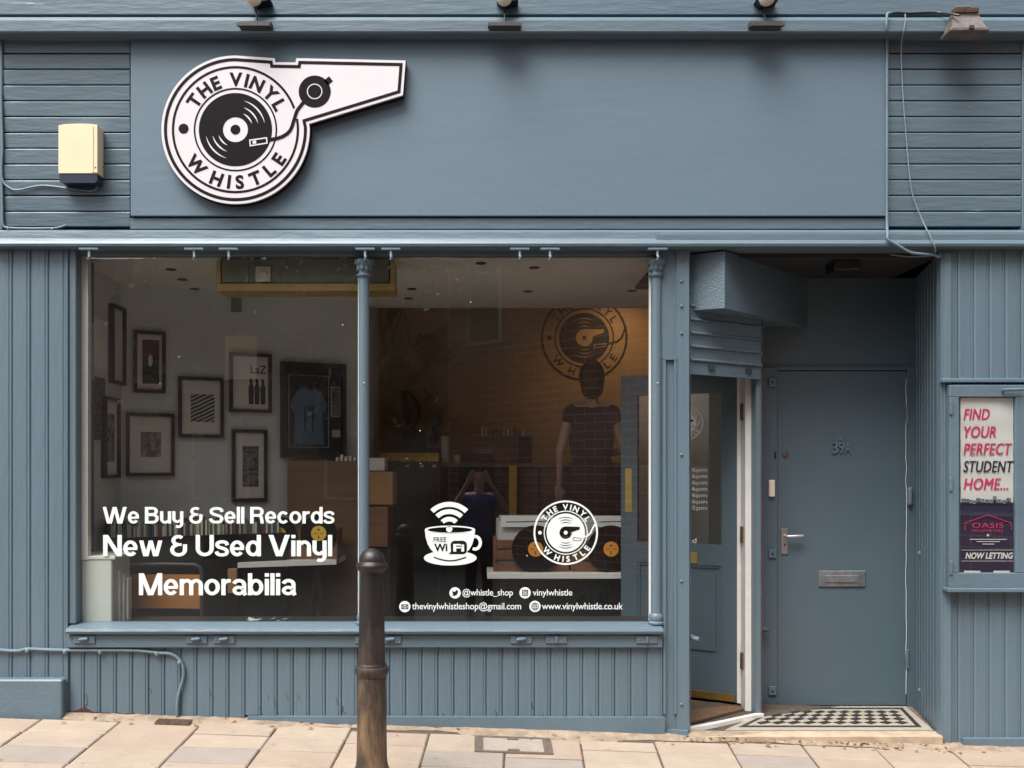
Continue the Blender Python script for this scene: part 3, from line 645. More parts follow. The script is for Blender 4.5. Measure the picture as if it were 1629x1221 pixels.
wm = MB(); pr_ = [(X(1441.5, RY-.02) + random.uniform(-.003, .003), Z(600 + i*18, RY-.02)) for i in range(29)]; wm.line(pr_, .004, RY-.0205); part('chipped_edge', wm, M['white'], P)
# pipe stubs for the shutter lock
for px_, y_, py in ((1104, .04, 1015), (1216, RY-.06, 1001)):
    x, z = X(px_, y_), Z(py, y_)
    part('lock_spigot', MB().tube([(x-.02, y_+.03, z+.008), (x, y_-.01, z), (x+.022, y_-.03, z)], .017, 8, .013), M['paint'], P, True)
# dark lamp under the entrance ceiling
t = thing('ceiling_lamp', 'dark unlit box lamp under the entrance ceiling', 'lamp', (X(1341, .2), .2, ZALC-.09))
part('housing', MB().box(X(1323, .2), X(1362, .2), .14, .3, Z(432, .2), Z(402, .2), .008), M['black'], t); part('lens', MB().box(X(1327, .135), X(1358, .135), .132, .145, Z(428, .13), Z(408, .13), .003), M['black'], t)

# entrance step: stone nosing, mosaic
step = part('entrance_step', MB().prism([(X(1086), -.02), (X(1500), -.02), (X(1500), .07), (X(1456, RY), RY+.1), (1.5, RY+.1), (X(1080), .12)], -.3, -.072, 'z'), M['grime'], P)
part('stone_nosing', MB().prism([(X(1088, -.03), -.035), (X(1499, -.03), -.035), (X(1497, .06), .075), (X(1105, .06), .075)], -.3, -.062, 'z'), M['stone'], step)
TZ = -.062
A_, B_, C_, D_ = (X(1153, .10), .10), (X(1484, .10), .10), (X(1441, RY-.04), RY-.04), (X(1236, RY-.04), RY-.04)
def bil(u, v): 
    a = (A_[0]+(B_[0]-A_[0])*u, A_[1]+(B_[1]-A_[1])*u); b = (D_[0]+(C_[0]-D_[0])*u, D_[1]+(C_[1]-D_[1])*u); return (a[0]+(b[0]-a[0])*v, a[1]+(b[1]-a[1])*v)
def mos(name, u0, u1, v0, v1, m_, h): return part(name, MB().prism([bil(u0, v0), bil(u1, v0), bil(u1, v1), bil(u0, v1)], TZ-.02, TZ+h, 'z'), m_, step)
mos('tile_bed', 0, 1, 0, 1, M['tile_white'], 0)
for (u0, u1, v0, v1) in ((.04, .96, .10, .16), (.04, .96, .86, .92), (.04, .065, .16, .86), (.935, .96, .16, .86)): mos('border_tile', u0, u1, v0, v1, M['tile_black'], .0015)
NR, NC = 4, 10
for r_ in range(NR):
    for c_ in range(NC):
        for hh in (0,):
            u = .085 + (c_ + .5)*.83/NC; v = .21 + (r_ + .5)*.60/NR
            hu, hv = .49*.83/NC, .49*.60/NR
            part('tile', MB().prism([bil(u-hu, v), bil(u, v-hv), bil(u+hu, v), bil(u, v+hv)], TZ-.01, TZ+.0015, 'z'), M['tile_black'], step)

# shop door, standing open inwards: hinge at H, free edge at E
H_, E_ = Vector((1.598, .57)), Vector((.931, .935)); ud = (E_-H_); LD = ud.length; ud /= LD; nd_ = Vector((ud.y, -ud.x)) 
if nd_.y > 0: nd_ = -nd_
def lq(s_, d_): v = H_ + ud*s_ + nd_*d_; return (v.x, v.y)
def lbox(s0, s1, d0, d1, z0, z1): return MB().prism([lq(s0, d0), lq(s1, d0), lq(s1, d1), lq(s0, d1)], z0, z1, 'z')
ZD0, ZD1 = -.03, 2.0
leaf = part('shop_door', lbox(0, .11, -.02, .02, ZD0, ZD1), M['paint_shaded'], P, label='half glazed slate blue shop door standing open inwards')
part('stile', lbox(LD-.11, LD, -.02, .02, ZD0, ZD1), M['paint_shaded'], leaf)
for z0, z1 in ((ZD0, .22), (.80, .93), (1.87, ZD1)): part('door_rail', lbox(.11, LD-.11, -.02, .02, z0, z1), M['paint_shaded'], leaf)
part('door_panel', lbox(.11, LD-.11, -.008, .004, .22, .80), M['paint_shaded'], leaf)
pm = lbox(.15, LD-.15, .0, .012, .27, .75); part('raised_field', pm, M['paint_shaded'], leaf)
for a in ((.11, .125, .22, .80), (LD-.125, LD-.11, .22, .80), (.125, LD-.125, .22, .235), (.125, LD-.125, .785, .80)): part('panel_bead', lbox(a[0], a[1], .003, .014, a[2], a[3]), M['paint_shaded'], leaf)
gp = MB().add([(*lq(.11, 0), .93), (*lq(LD-.11, 0), .93), (*lq(LD-.11, 0), 1.87), (*lq(.11, 0), 1.87)], [(0,3,2,1)]); dgl = part('door_pane', gp, M['door_glass'], leaf)
part('hinge_edge', lbox(-.006, .016, -.021, .0215, ZD0, ZD1), M['white'], leaf)
part('weather_bar', lbox(.03, LD-.03, .02, .045, ZD0+.01, ZD0+.05), M['brass'], leaf)
part('push_plate', lbox(LD-.075, LD-.03, .02, .024, 1.12, 1.40), M['brass'], leaf)
part('keyhole_plate', lbox(.26, .31, .02, .024, .81, .88), M['brass'], leaf)
for py in (655, 850, 1050):
    zz = Z(py, .53); part('hinge', MB().box(1.583, 1.606, .50, .53, zz-.05, zz+.05, .003), M['rust'], P)

# ================================================================== LETTERING ON THE GLASS
W_ = .185
def _arc(cx, cy, rx, ry, a0, a1, n=14): return [(cx + rx*math.cos(R(a0+(a1-a0)*i/n)), cy + ry*math.sin(R(a0+(a1-a0)*i/n))) for i in range(n+1)]
def _spl(p):
    out = []
    for i in range(len(p)-1):
        a, b, c, d = [Vector(q) for q in (p[max(i-1, 0)], p[i], p[i+1], p[min(i+2, len(p)-1)])]
        for k in range(5): t_ = k/5; out.append(tuple(0.5*((2*b) + (c-a)*t_ + (2*a-5*b+4*c-d)*t_*t_ + (3*b-a-3*c+d)*t_**3)))
    return out + [p[-1]]
def _rib(p, wd=W_):                                     # stroke with its own width -> two rails
    A = []; B = []
    for i in range(len(p)):
        q0, q1 = p[max(0, i-1)], p[min(len(p)-1, i+1)]; dx, dy = q1[0]-q0[0], q1[1]-q0[1]; l = math.hypot(dx, dy) or 1
        k = wd/2 * (1 - .14*abs(dx)/l); A.append((p[i][0]-dy/l*k, p[i][1]+dx/l*k)); B.append((p[i][0]+dy/l*k, p[i][1]-dx/l*k))
    return ('s', A, B)
def _rect(x0, x1, y0, y1): return ('p', [(x0, y0), (x1, y0), (x1, y1), (x0, y1)])
def _par(xt, xb, wd, y0=0, y1=1): return ('p', [(xb-wd/2, y0), (xb+wd/2, y0), (xt+wd/2, y1), (xt-wd/2, y1)])
H = .74
def _scurve(w_, h_): return _rib(_spl([(w_*x, h_*y) for x, y in ((.90,.70),(.80,.86),(.50,.915),(.21,.85),(.15,.70),(.26,.585),(.52,.51),(.79,.42),(.87,.28),(.77,.13),(.48,.085),(.19,.14),(.09,.30))]), W_*(.94 if h_ < 1 else 1))
GL = {
 'W': (1.33, [_par(.105, .345, .2), _par(.655, .415, .19), _par(.675, .915, .19), _par(1.225, .985, .2)]),
 'V': (.92, [_par(.11, .43, .21), _par(.81, .49, .21)]),
 'N': (.80, [_rect(0, .19, 0, 1), _rect(.61, .80, 0, 1), _par(.105, .695, .215)]),
 'M': (.98, [_rect(0, .18, 0, 1), _rect(.80, .98, 0, 1), _par(.11, .475, .2), _par(.87, .505, .2)]),
 'B': (.77, [_rect(0, .19, 0, 1), _rib([(.1, .92), (.42, .92)] + _arc(.42, .735, .2, .185, 90, -90) + [(.1, .55)]), _rib([(.1, .53), (.44, .53)] + _arc(.44, .305, .225, .225, 90, -90) + [(.1, .08)])]),
 'R': (.76, [_rect(0, .19, 0, 1), _rib([(.1, .92), (.44, .92)] + _arc(.44, .705, .21, .215, 90, -90) + [(.1, .49)]), _rib([(.40, .49), (.54, .46), (.615, .36), (.635, .2), (.665, 0)])]),
 'S': (.78, [_scurve(.79, 1)]), 's': (.57, [_scurve(.575, H)]),
 'U': (.78, [_rib([(.095, 1), (.095, .36)] + _arc(.39, .36, .295, .28, 180, 360) + [(.685, 1)])]),
 'e': (.62, [_rib(_arc(.31, H/2, .22, .295, 0, 322, 26), .18), _rib([(.1, .355), (.60, .355)], .15)]),
 'o': (.66, [_rib(_arc(.33, H/2, .24, .295, 0, 360, 30), .185)]),
 'c': (.60, [_rib(_arc(.32, H/2, .23, .295, 38, 322, 24), .185)]),
 'b': (.65, [_rect(0, .18, 0, 1), _rib(_arc(.335, H/2, .225, .295, 0, 360, 30), .18)]),
 'd': (.65, [_rect(.47, .65, 0, 1), _rib(_arc(.315, H/2, .225, .295, 0, 360, 30), .18)]),
 'u': (.61, [_rib([(.09, H), (.09, .29)] + _arc(.28, .29, .19, .215, 180, 330, 12), .18), _rect(.43, .61, 0, H)]),
 'n': (.61, [_rect(0, .18, 0, H), _rib(_arc(.33, .45, .19, .215, 150, 0, 12) + [(.52, 0)], .18)]),
 'm': (.98, [_rect(0, .18, 0, H), _rib(_arc(.30, .47, .185, .195, 150, 0, 12) + [(.485, 0)], .18), _rib(_arc(.70, .47, .19, .195, 165, 0, 12) + [(.89, 0)], .18)]),
 'w': (1.0, [_par(.095, .27, .18, 0, H), _par(.50, .32, .165, 0, H), _par(.50, .68, .165, 0, H), _par(.905, .73, .18, 0, H)]),
 'y': (.61, [_rib([(.09, H), (.09, .33)] + _arc(.28, .33, .19, .215, 180, 330, 12), .18), _rib([(.52, H), (.52, -.02)] + _arc(.33, -.02, .19, .17, 0, -130, 12), .18)]),
 'l': (.18, [_rect(0, .18, 0, 1)]), 'i': (.18, [_rect(0, .18, 0, H), _rect(0, .18, .84, 1)]),
 'r': (.40, [_rect(0, .18, 0, H), _rib([(.09, .38)] + _arc(.33, .40, .24, .26, 165, 88, 8) + [(.40, .655)], .18)]),
 'a': (.61, [_rib(_arc(.29, .49, .21, .175, 168, 0, 14) + [(.50, .14), (.56, .0)], .18), _rib(_arc(.28, .215, .19, .145, 20, 360, 20) + [(.5, .3)], .165)]),
 '&': (.78, [_rib(_arc(.36, .735, .21, .185, 40, 265, 16), .18), _rib(_arc(.37, .30, .275, .235, 100, 360, 20) + [(.645, .56)], .18), _rib([(.34, .545), (.5, .545)], .15)]),
}
def bold_text(mb_, s_, x0, x1, z0, z1, y):
    pos = 0; it = []
    for ch in s_:
        if ch == ' ': pos += .26; continue
        it.append((GL[ch], pos)); pos += GL[ch][0] + .055
    kx = (x1-x0)/(pos-.055); kz = z1-z0; n = 0
    out = []
    for (wd, sh), p in it:
        mb_ = MB(); out.append(mb_)
        for g in sh:
            n += 1; yy = y - .00012*(n % 4)
            f = lambda q: (x0 + (p+q[0])*kx, z0 + q[1]*kz)
            if g[0] == 'p': mb_.flat([f(q) for q in g[1]], yy)
            else: mb_.strip([f(q) for q in g[1]][::-1], [f(q) for q in g[2]][::-1], yy, False)
    return out
LY = GY - 0.003
def wx(p): return X(p, LY)
def wz(p): return Z(p, LY)
def lettering(name, lines, parent, m_=None, label=None):
    mb_ = MB()
    for s_, x0, x1, zb_, zt_, bold, sp in lines: text(mb_, s_, wx(x0), wx(x1), wz(zb_), wz(zt_), LY, bold, 0, sp)
    return part(name, mb_, m_ or M['vinyl'], parent, label=label)
for s_, a, b, zb_, zt_ in (('We Buy & Sell Records', 163, 531.5, 832.5, 806), ('New & Used Vinyl', 164, 528.5, 884.5, 850.5), ('Memorabilia', 221, 471, 946.5, 911.5)):
    for g in bold_text(None, s_, wx(a), wx(b), wz(zb_), wz(zt_), LY): part('letter', g, M['vinyl'], panes[0])
for s_, a, b, zb_, zt_ in (('@whistle_shop', 735.5, 816, 947, 937), ('vinylwhistle', 847.5, 910.5, 947, 937), ('thevinylwhistleshop@gmail.com', 655.5, 829, 969, 958.5), ('www.vinylwhistle.co.uk', 862, 991, 969, 958.5)):
    lettering('lettering', [(s_, a, b, zb_, zt_, .006, .96)], panes[1])
def icon(px, py, draw):
    o = part('icon_disc', MB().disc(wx(px), wz(py), L(9, LY), LY), M['vinyl'], panes[1]); m_ = MB(); draw(m_, wx(px), wz(py), L(1, LY), LY-.001); part('icon_mark', m_, M['dark_vinyl'], o)
def bird(m_, x, z, u, y):
    pts = [(-5.5,-3.6),(-2.5,-2.6),(-4.6,-.6),(-3.4,-.6),(-5,1.4),(-3.8,1.2),(-4.8,3.6),(-2.4,2.2),(.2,1.4),(.4,3.2),(2,4.4),(3.6,3.8),(5.4,4.0),(4.4,2.6),(4.2,-.2),(2.4,-3.2),(-.6,-4.6),(-3.6,-4.4)]
    m_.flat([(x+a*u, z+b*u) for a, b in pts], y)
def camera_mark(m_, x, z, u, y):
    rr = [(-4.6,-4.6),(4.6,-4.6),(4.6,4.6),(-4.6,4.6)]; q_ = [(x+a*u, z+b*u) for a, b in rr]; m_.strip(q_, inset(q_, 1.2*u), y); m_.arc(x, z, 1.5*u, 2.6*u, y); m_.disc(x+2.9*u, z+2.9*u, .7*u, y, 10)
def envelope(m_, x, z, u, y):
    q_ = [(x-5.5*u, z-3.6*u), (x+5.5*u, z-3.6*u), (x+5.5*u, z+3.6*u), (x-5.5*u, z+3.6*u)]; m_.strip(q_, inset(q_, 1.1*u), y)
    m_.line([(x-5*u, z+3*u), (x, z-.6*u), (x+5*u, z+3*u)], 1.2*u, y); m_.line([(x-5*u, z-3*u), (x-1.2*u, z+.2*u)], 1.0*u, y); m_.line([(x+5*u, z-3*u), (x+1.2*u, z+.2*u)], 1.0*u, y)
def globe(m_, x, z, u, y):
    m_.arc(x, z, 5.4*u, 6.0*u, y); m_.line([(x-5.6*u, z), (x+5.6*u, z)], .6*u, y); m_.line([(x, z-5.6*u), (x, z+5.6*u)], .6*u, y)
    for s_ in (-1, 1):
        m_.line([(x-4.6*u, z+2.9*s_*u), (x+4.6*u, z+2.9*s_*u)], .6*u, y); m_.line([(x+s_*2.8*u*math.cos(a), z+5.6*u*math.sin(a)) for a in [R(-90+i*15) for i in range(13)]], .6*u, y)
icon(724, 942.8, bird); icon(835.3, 942.6, camera_mark); icon(644, 964.7, envelope); icon(851, 964.3, globe)

# cup with wireless waves
u = L(1/4.287, LY); ox, oz = wx(630), wz(780)
def cpt(a, b): return (ox + a*u, oz - b*u)
cup = MB(); cc = cpt(363, 263); cup.disc(cc[0], cc[1], 21*u, LY)
for r0, r1 in ((152, 186), (103, 136), (52, 84)): cup.arc(cc[0], cc[1], r0*u, r1*u, LY, 46, 134, 90)
wave = part('wave_decal', cup, M['vinyl'], panes[1], label='white wireless waves decal above the cup')
body = [cpt(197 + 0, 268)]
cupm = MB()
N_ = 40; rim_o = [cpt(368 + 172*math.cos(2*math.pi*i/N_), 266 + 27*math.sin(2*math.pi*i/N_)) for i in range(N_)]; rim_i = [cpt(368 + 152*math.cos(2*math.pi*i/N_), 268 + 19*math.sin(2*math.pi*i/N_)) for i in range(N_)]
gap = [i for i in range(N_) if not (26 <= i <= 33)]
cupm.strip(rim_o, rim_i, LY)
bowl = [cpt(368 + 172*math.cos(t_), 268 + 22*math.sin(t_)) for t_ in [math.pi - math.pi*i/16 for i in range(17)]]
side = [cpt(*p) for p in ((540,268),(534,320),(520,366),(500,402),(470,432),(268,432),(238,402),(216,366),(202,320),(196,268))]
cupm.flat(bowl + side[1:-1], LY)
cupm.strip([cpt(540 + 46*math.cos(a), 356 + 54*math.sin(a)) for a in [R(-100+i*12) for i in range(19)]], [cpt(538 + 26*math.cos(a), 356 + 33*math.sin(a)) for a in [R(-100+i*12) for i in range(19)]], LY, False)
sau = [cpt(370 + 180*math.cos(2*math.pi*i/48), 460 + 51*math.sin(2*math.pi*i/48)) for i in range(48)]; cupm.flat(sau, LY - .0006)
cupo = part('cup_decal', cupm, M['vinyl'], panes[1], label='white cup and saucer decal reading FREE Wi Fi')
dk = MB(); Y2 = LY - .0014
dk.line([cpt(258 + 220*i/14, 455 + 24*math.sin(math.pi*i/14)) for i in range(15)], 9*u, Y2)
bub = [cpt(*p) for p in ((358,434),(374,418),(372,366),(380,350),(396,342),(460,342),(476,350),(483,366),(483,410),(476,426),(460,434))]; dk.flat(bub, Y2)
text(dk, 'FREE', cpt(256, 0)[0], cpt(343, 0)[0], cpt(0, 350)[1], cpt(0, 318)[1], Y2, 0.0); text(dk, 'Wi', cpt(260, 0)[0], cpt(350, 0)[0], cpt(0, 414)[1], cpt(0, 362)[1], Y2, .03)
part('cup_print', dk, M['dark_vinyl'], cupo) if False else part('cup_print', dk, M['dark_vinyl'], panes[1])
fi = MB(); text(fi, 'Fi', cpt(390, 0)[0], cpt(466, 0)[0], cpt(0, 416)[1], cpt(0, 364)[1], Y2-.001, .035); part('lettering', fi, M['vinyl'], panes[1])

def round_logo(cx, cz, u, y, mk, fg, bgm, parent, whistle=True):
    """ring, lettering, record and tonearm; u = size of one unit when the ring is 51 units in radius; mk builds a part"""
    g = MB(); g.arc(cx, cz, 48.4*u, 51.3*u, y); g.arc(cx, cz, 33.4*u, 35*u, y); g.arc(cx, cz, 10*u, 30.5*u, y); g.disc(cx-41*u, cz, 2.9*u, y, 20)
    arc_text(g, 'THE VINYL', cx, cz, 36.6*u, 9.4*u, 152, 27, y, .035); arc_text(g, 'WHISTLE', cx, cz, 46.2*u, 9.4*u, 211, 330, y, .035, True)
    g.disc(cx, cz, 3.2*u, y, 16)
    g.line([(cx+a*u, cz+b*u) for a, b in ((46, 13.5), (39, -1), (34, -5.5), (25, -8))], 2.6*u, y - .001)
    mk(g, fg)
    h = MB(); y2 = y - .0012
    for s_ in (1, -1):
        for r_ in (16.5, 20.5, 24.5): h.arc(cx, cz, (r_-.45)*u, (r_+.45)*u, y2, s_*90-32, s_*90+32, 64, True)
    q_ = [(cx+a*u, cz+b*u) for a, b in ((11, -12.5), (11.8, -7), (25, -8.6), (24.4, -13.2))]; h.strip(q_, inset(q_[::-1], .7*u)[::-1], y2)
    if whistle: h.flat([(cx+a*u, cz+b*u) for a, b in ((2, 10), (22.5, 9.2), (21.8, 5), (9, 1), (4, 6))], y2)
    mk(h, bgm)
round_logo(wx(900), wz(847), L(1, LY), LY, lambda g, m_: part('emblem_decal', g, m_, panes[1]), M['vinyl'], M['dark_vinyl'], None)
# on the door glass: the same emblem and opening hours, in the plane of the open leaf
def to_leaf(mb_): return mb_.xf(lambda x, y, z: (*lq(LD - x, .004 + (-y)), z))
# local x runs from the free edge (0) to the hinge (LD)
g_ = []
round_logo(LD-.335, Z(672, .68), .0021, 0, lambda g, m_: g_.append((g, m_)), M['vinyl'], M['dark_vinyl'], None)
for g, m_ in g_: part('emblem_decal', to_leaf(g), m_, dgl)
hm = MB()
for i in range(7): 
    zz = Z(750 + i*10.1, .68); text(hm, 'am - 6pm' if i < 6 else 'am - 5pm', LD-.415, LD-.205, zz, zz+.024, 0, 0)
text(hm, 'Road', LD-.40, LD-.27, Z(864, .68), Z(856, .68), 0, 0.005); part('lettering', to_leaf(hm), M['vinyl'], dgl)

# ================================================================== THINGS ON THE FACADE
# whistle-shaped sign; coordinates from its own drawing, centre of the round part at 0,0
sy = -0.075; su = L(1, sy); sx, sz = X(374.6, sy), Z(205.9, sy)
sign = thing('whistle_sign', 'white and black whistle shaped shop sign with a record on the fascia', 'sign', (sx, -.018, Z(324, sy)))
def S_(a, b): return (sx + a*su, sz + b*su)
k_ = 1/3.8786
outl = [S_(118*math.cos(R(a)), 118*math.sin(R(a))) for a in [90 + i*4 for i in range(0, 68)] if a <= 90+270]
outl = [S_(118*math.cos(R(a)), 118*math.sin(R(a))) for a in range(92, 363, 3)]
horn = [((975-522)*k_, (527-490)*k_), ((1555-522)*k_, (527-313)*k_), ((1572-522)*k_, (527-100)*k_), ((897-522)*k_, (527-86)*k_), ((893-522)*k_, (527-112)*k_), ((768-522)*k_, (527-110)*k_), ((764-522)*k_, (527-86)*k_), (0, 118)]
outl = outl + [S_(*p) for p in horn]
part('sign_board', MB().prism(outl, sy, -.03, 'y'), M['sign_white'], sign)
part('sign_rim', MB().prism(inset(outl, -.003), -.062, -.026, 'y'), M['sign_edge'], sign)
y1 = sy - .0012; y2 = sy - .0024; y3 = sy - .0036
part('sign_outline', MB().strip(inset(outl, 4.2*su), inset(outl, 9.2*su), y1), M['sign_edge'], sign)
rg = MB(); rg.arc(sx, sz, 97.4*su, 101.2*su, y1, 20, 370, 120); rg.arc(sx, sz, 63.8*su, 66.4*su, y1, 0, 360, 96); part('sign_ring', rg, M['sign_edge'], sign)
rec = part('sign_record', MB().arc(sx, sz, 19.8*su, 58.3*su, y1, 0, 360, 96), M['sign_black'], sign); part('sign_hub', MB().disc(sx, sz, 7.8*su, y1), M['sign_black'], sign); part('sign_dot', MB().disc(sx-82.5*su, sz+1.5*su, 8*su, y1), M['sign_letter'], sign)
for r_, a0, a1 in ((47.6, 13, 73), (37.3, 16, 69), (28, 20, 63)):
    for o_ in (0, 180): part('sign_groove', MB().arc(sx, sz, (r_-1.1)*su, (r_+1.1)*su, y2, a0+o_, a1+o_, 120, True), M['sign_white'], sign)
tl = []; arc_text(tl, 'THE VINYL', sx, sz, 70*su, 22*su, 152, 24, y1, .04); arc_text(tl, 'WHISTLE', sx, sz, 93.5*su, 22*su, 207.5, 332, y1, .04, True)
for g in tl: part('sign_letter', g, M['sign_letter'], sign)
ar = MB(); bc = S_((1011-522)*k_, (527-292)*k_); ar.disc(bc[0], bc[1], 25.5*su, y1, 64)
ca, sa = math.cos(R(38)), math.sin(R(38)); tab = [(22, -5), (33, -5), (33, 5), (22, 5)]; ar.flat([(bc[0]+(a*ca-b*sa)*su, bc[1]+(a*sa+b*ca)*su) for a, b in tab], y1)
arm = [((x-522)*k_, (527-z)*k_) for x, z in ((945,355),(915,392),(902,410),(890,445),(872,505),(860,532),(840,553),(812,570),(780,581),(722,592))]
ar.line([S_(*p) for p in arm], 5.4*su, y2); part('sign_tonearm', ar, M['sign_black'], sign)
hd = MB(); hd.arc(bc[0], bc[1], 10.8*su, 12.3*su, y2); q_ = [S_((x-522)*k_, (527-z)*k_) for x, z in ((607,590),(611,632),(722,614),(718,574))]; hd.strip(q_, inset(q_, 2*su), y3)
hd.flat([S_((x-522)*k_, (527-z)*k_) for x, z in ((628,597),(630,617),(652,614),(650,594))], y3); part('sign_headshell', hd, M['sign_white'], sign)

# alarm box
t = thing('alarm_box', 'cream alarm box with a dark navy base on the left boarding', 'alarm box', (X(124), -.004, Z(290)))
ay = -.085; bx0, bx1 = X(93, ay), X(155, ay)
top = [(bx0, Z(199, ay)), (bx0+.03, Z(197, ay)), ((bx0+bx1)/2, Z(196, ay)), (bx1-.03, Z(196.6, ay)), (bx1, Z(199, ay))]
part('cover', MB().prism([(bx0, Z(275, ay))] + top + [(bx1, Z(275, ay))], ay, -.006, 'y'), M['cream'], t)
part('cover_ridge', MB().box(bx1-.028, bx1-.022, ay-.004, ay+.002, Z(274, ay), Z(199, ay)), M['cream'], t)
part('side_lip', MB().box(bx1-.02, bx1+.001, ay-.002, ay+.01, Z(274.5, ay), Z(198, ay), .002), M['cream'], t)
part('base', MB().prism([(bx0+.002, Z(275.3, ay)), (bx1-.002, Z(275.3, ay)), (bx1-.004, Z(288, ay)), (bx1-.02, Z(290, ay)), (bx0+.02, Z(290, ay)), (bx0+.004, Z(288, ay))], ay+.004, -.006, 'y'), M['navy'], t)
part('screw', MB().ball((bx1-.01, ay-.002, Z(266, ay)), .004, .003, .004, 8, 6), M['black_metal'], t)

# LED floodlights
for i, (pc, word) in enumerate(((403, 'above the whistle sign'), (803, 'over the middle of the fascia'), (1222, 'over the right end of the fascia panel'))):
    fy_ = -.165; x = X(pc, fy_); zt = Z(29, fy_); zb = Z(41, fy_)
    t = thing('floodlight', 'slim dark LED floodlight on an arm ' + word, 'floodlight', (x, -.1, zb), 'sign floodlights')
    hw = L(26.5, fy_)
    part('housing', MB().prism([(fy_, zb), (fy_+.005, zb+.022), (fy_+.11, zb+.055), (fy_+.118, zb+.038)], x-hw, x+hw, 'x'), M['black_metal'], t)
    fn = MB()
    for k in range(13):
        xx = x-hw*.9 + k*hw*1.8/12; fn.prism([(fy_+.012, zb+.024), (fy_+.016, zb+.036), (fy_+.1, zb+.064), (fy_+.1, zb+.05)], xx-.002, xx+.002, 'x')
    part('cooling_fins', fn, M['black_metal'], t)
    part('lens', MB().add([(x-hw*.82, fy_+.012, zb+.0015), (x+hw*.82, fy_+.012, zb+.0015), (x+hw*.82, fy_+.108, zb+.0325), (x-hw*.82, fy_+.108, zb+.0325)], [(0,3,2,1)]), M['lens'], t)
    part('bezel', MB().box(x-hw, x+hw, fy_-.004, fy_+.002, zb-.001, zb+.02, .002), M['black_metal'], t)
    part('arm', MB().tube([(x+.004, fy_+.06, zb+.05), (x, fy_+.07, Z(14, -.14)), (x-.004, -.13, Z(6, -.13)), (x, -.11, Z(0, -.11))], .005, 8), M['black'], t, True)
    part('sensor_dome', MB().ball((x-.002, -.15, Z(-4, -.15)), .042, .042, .042, 18, 12), M['dome'], t, True)
    part('bracket', MB().prism([(x-.01, Z(6, -.1)), (x+.075, Z(0, -.1)), (x+.075, Z(-3, -.1)), (x-.04, Z(-3, -.1))], -.11, -.036, 'y'), M['black'], t)
# old halogen floodlight
oy = -.20; ox0, ox1 = X(1511, oy), X(1572, oy)
t = thing('halogen_floodlight', 'weathered trapezoid metal floodlight with a ribbed top at upper right', 'floodlight', ((ox0+ox1)/2, -.1, Z(50, oy)))
def frus(x0, x1, z0, x2, x3, z1, ya, yb, yc):           # bottom x0..x1 at z0, top x2..x3 at z1; ya front bottom, yb front top, yc back
    return MB().add([(x0, ya, z0), (x1, ya, z0), (x1, yc, z0), (x0, yc, z0), (x2, yb, z1), (x3, yb, z1), (x3, yc, z1), (x2, yc, z1)], [(0,3,2,1),(4,5,6,7),(0,1,5,4),(1,2,6,5),(2,3,7,6),(3,0,4,7)])
part('housing', frus(ox0+.012, ox1-.006, Z(44, oy), X(1524, oy), X(1564, oy), Z(13, oy), oy, oy+.05, -.105), M['old_metal'], t)
part('rim', MB().box(ox0-.0, ox1+.002, oy-.012, -.102, Z(50, oy), Z(44, oy), .004), M['old_metal'], t)
part('clip', MB().box(X(1539, oy), X(1547, oy), oy-.022, oy-.012, Z(48, oy), Z(42, oy), .002), M['black_metal'], t)
fn = MB()
for k in range(13): xx = X(1526, oy) + k*(X(1562, oy)-X(1526, oy))/12; fn.box(xx-.0022, xx+.0022, oy+.03, -.11, Z(14, oy), Z(6.5, oy))
part('cooling_fins', fn, M['rust'], t); part('top_cap', MB().box(X(1527, oy), X(1551, oy), oy+.04, -.11, Z(6, oy), Z(2, oy), .004), M['old_metal'], t)
part('bracket', MB().box(X(1535, oy), X(1553, oy), -.12, -.036, Z(34, -.1), Z(24, -.1), .003), M['old_metal'], t)

# cables
def cable(name, label, pts, r, m_, y=-.008, clips=()):
    P3 = [Vector((X(p[0], p[2] if len(p) > 2 else y), p[2] if len(p) > 2 else y, Z(p[1], p[2] if len(p) > 2 else y))) for p in pts]
    out = []
    for i in range(len(P3)-1):                          # Catmull-Rom
        a, b, c_, d = P3[max(i-1, 0)], P3[i], P3[i+1], P3[min(i+2, len(P3)-1)]
        for k in range(5):
            s_ = k/5; out.append(0.5*((2*b) + (c_-a)*s_ + (2*a-5*b+4*c_-d)*s_*s_ + (3*b-a-3*c_+d)*s_**3))
    out.append(P3[-1]); o = tag(part(name, MB().tube(out, r, 8), m_, None, True), label, 'cable')
    for p in clips: q_ = Vector((X(p[0], y), y, Z(p[1], y))); part('clip', MB().ball((q_.x, y-.004, q_.z-.006), r*1.5, r*1.4, r*1.7, 8, 6), m_, o, True)
    return o
cable('alarm_cable', 'thin blue painted cable sagging below the alarm box', [(2, 150), (4, 230), (3, 282), (16, 299), (30, 302), (48, 298), (68, 295), (90, 297), (120, 301), (146, 303), (154, 298), (158, 284), (163, 264)], .006, M['cable'], -.012)
cable('fascia_cable', 'short clipped cable at the lower left end of the boarding', [(3, 290), (4, 330), (5, 357), (14, 362), (40, 363), (70, 363), (92, 362), (105, 358)], .006, M['cable'], -.014, ((14, 362), (84, 363)))
cable('riser_cable', 'grey cable clipped along the riser boards and bending down to the pavement', [(-20, 1030), (6, 1034), (28, 1035), (44, 1032), (70, 1033), (104, 1034), (160, 1034), (216, 1034.5), (250, 1038), (272, 1040), (286, 1050), (292, 1066), (290, 1084), (285, 1100), (282, 1120), (282, 1139)], .009, M['cable'], -.014, ((44, 1033), (104, 1035), (160, 1035), (250, 1038), (286, 1052)))
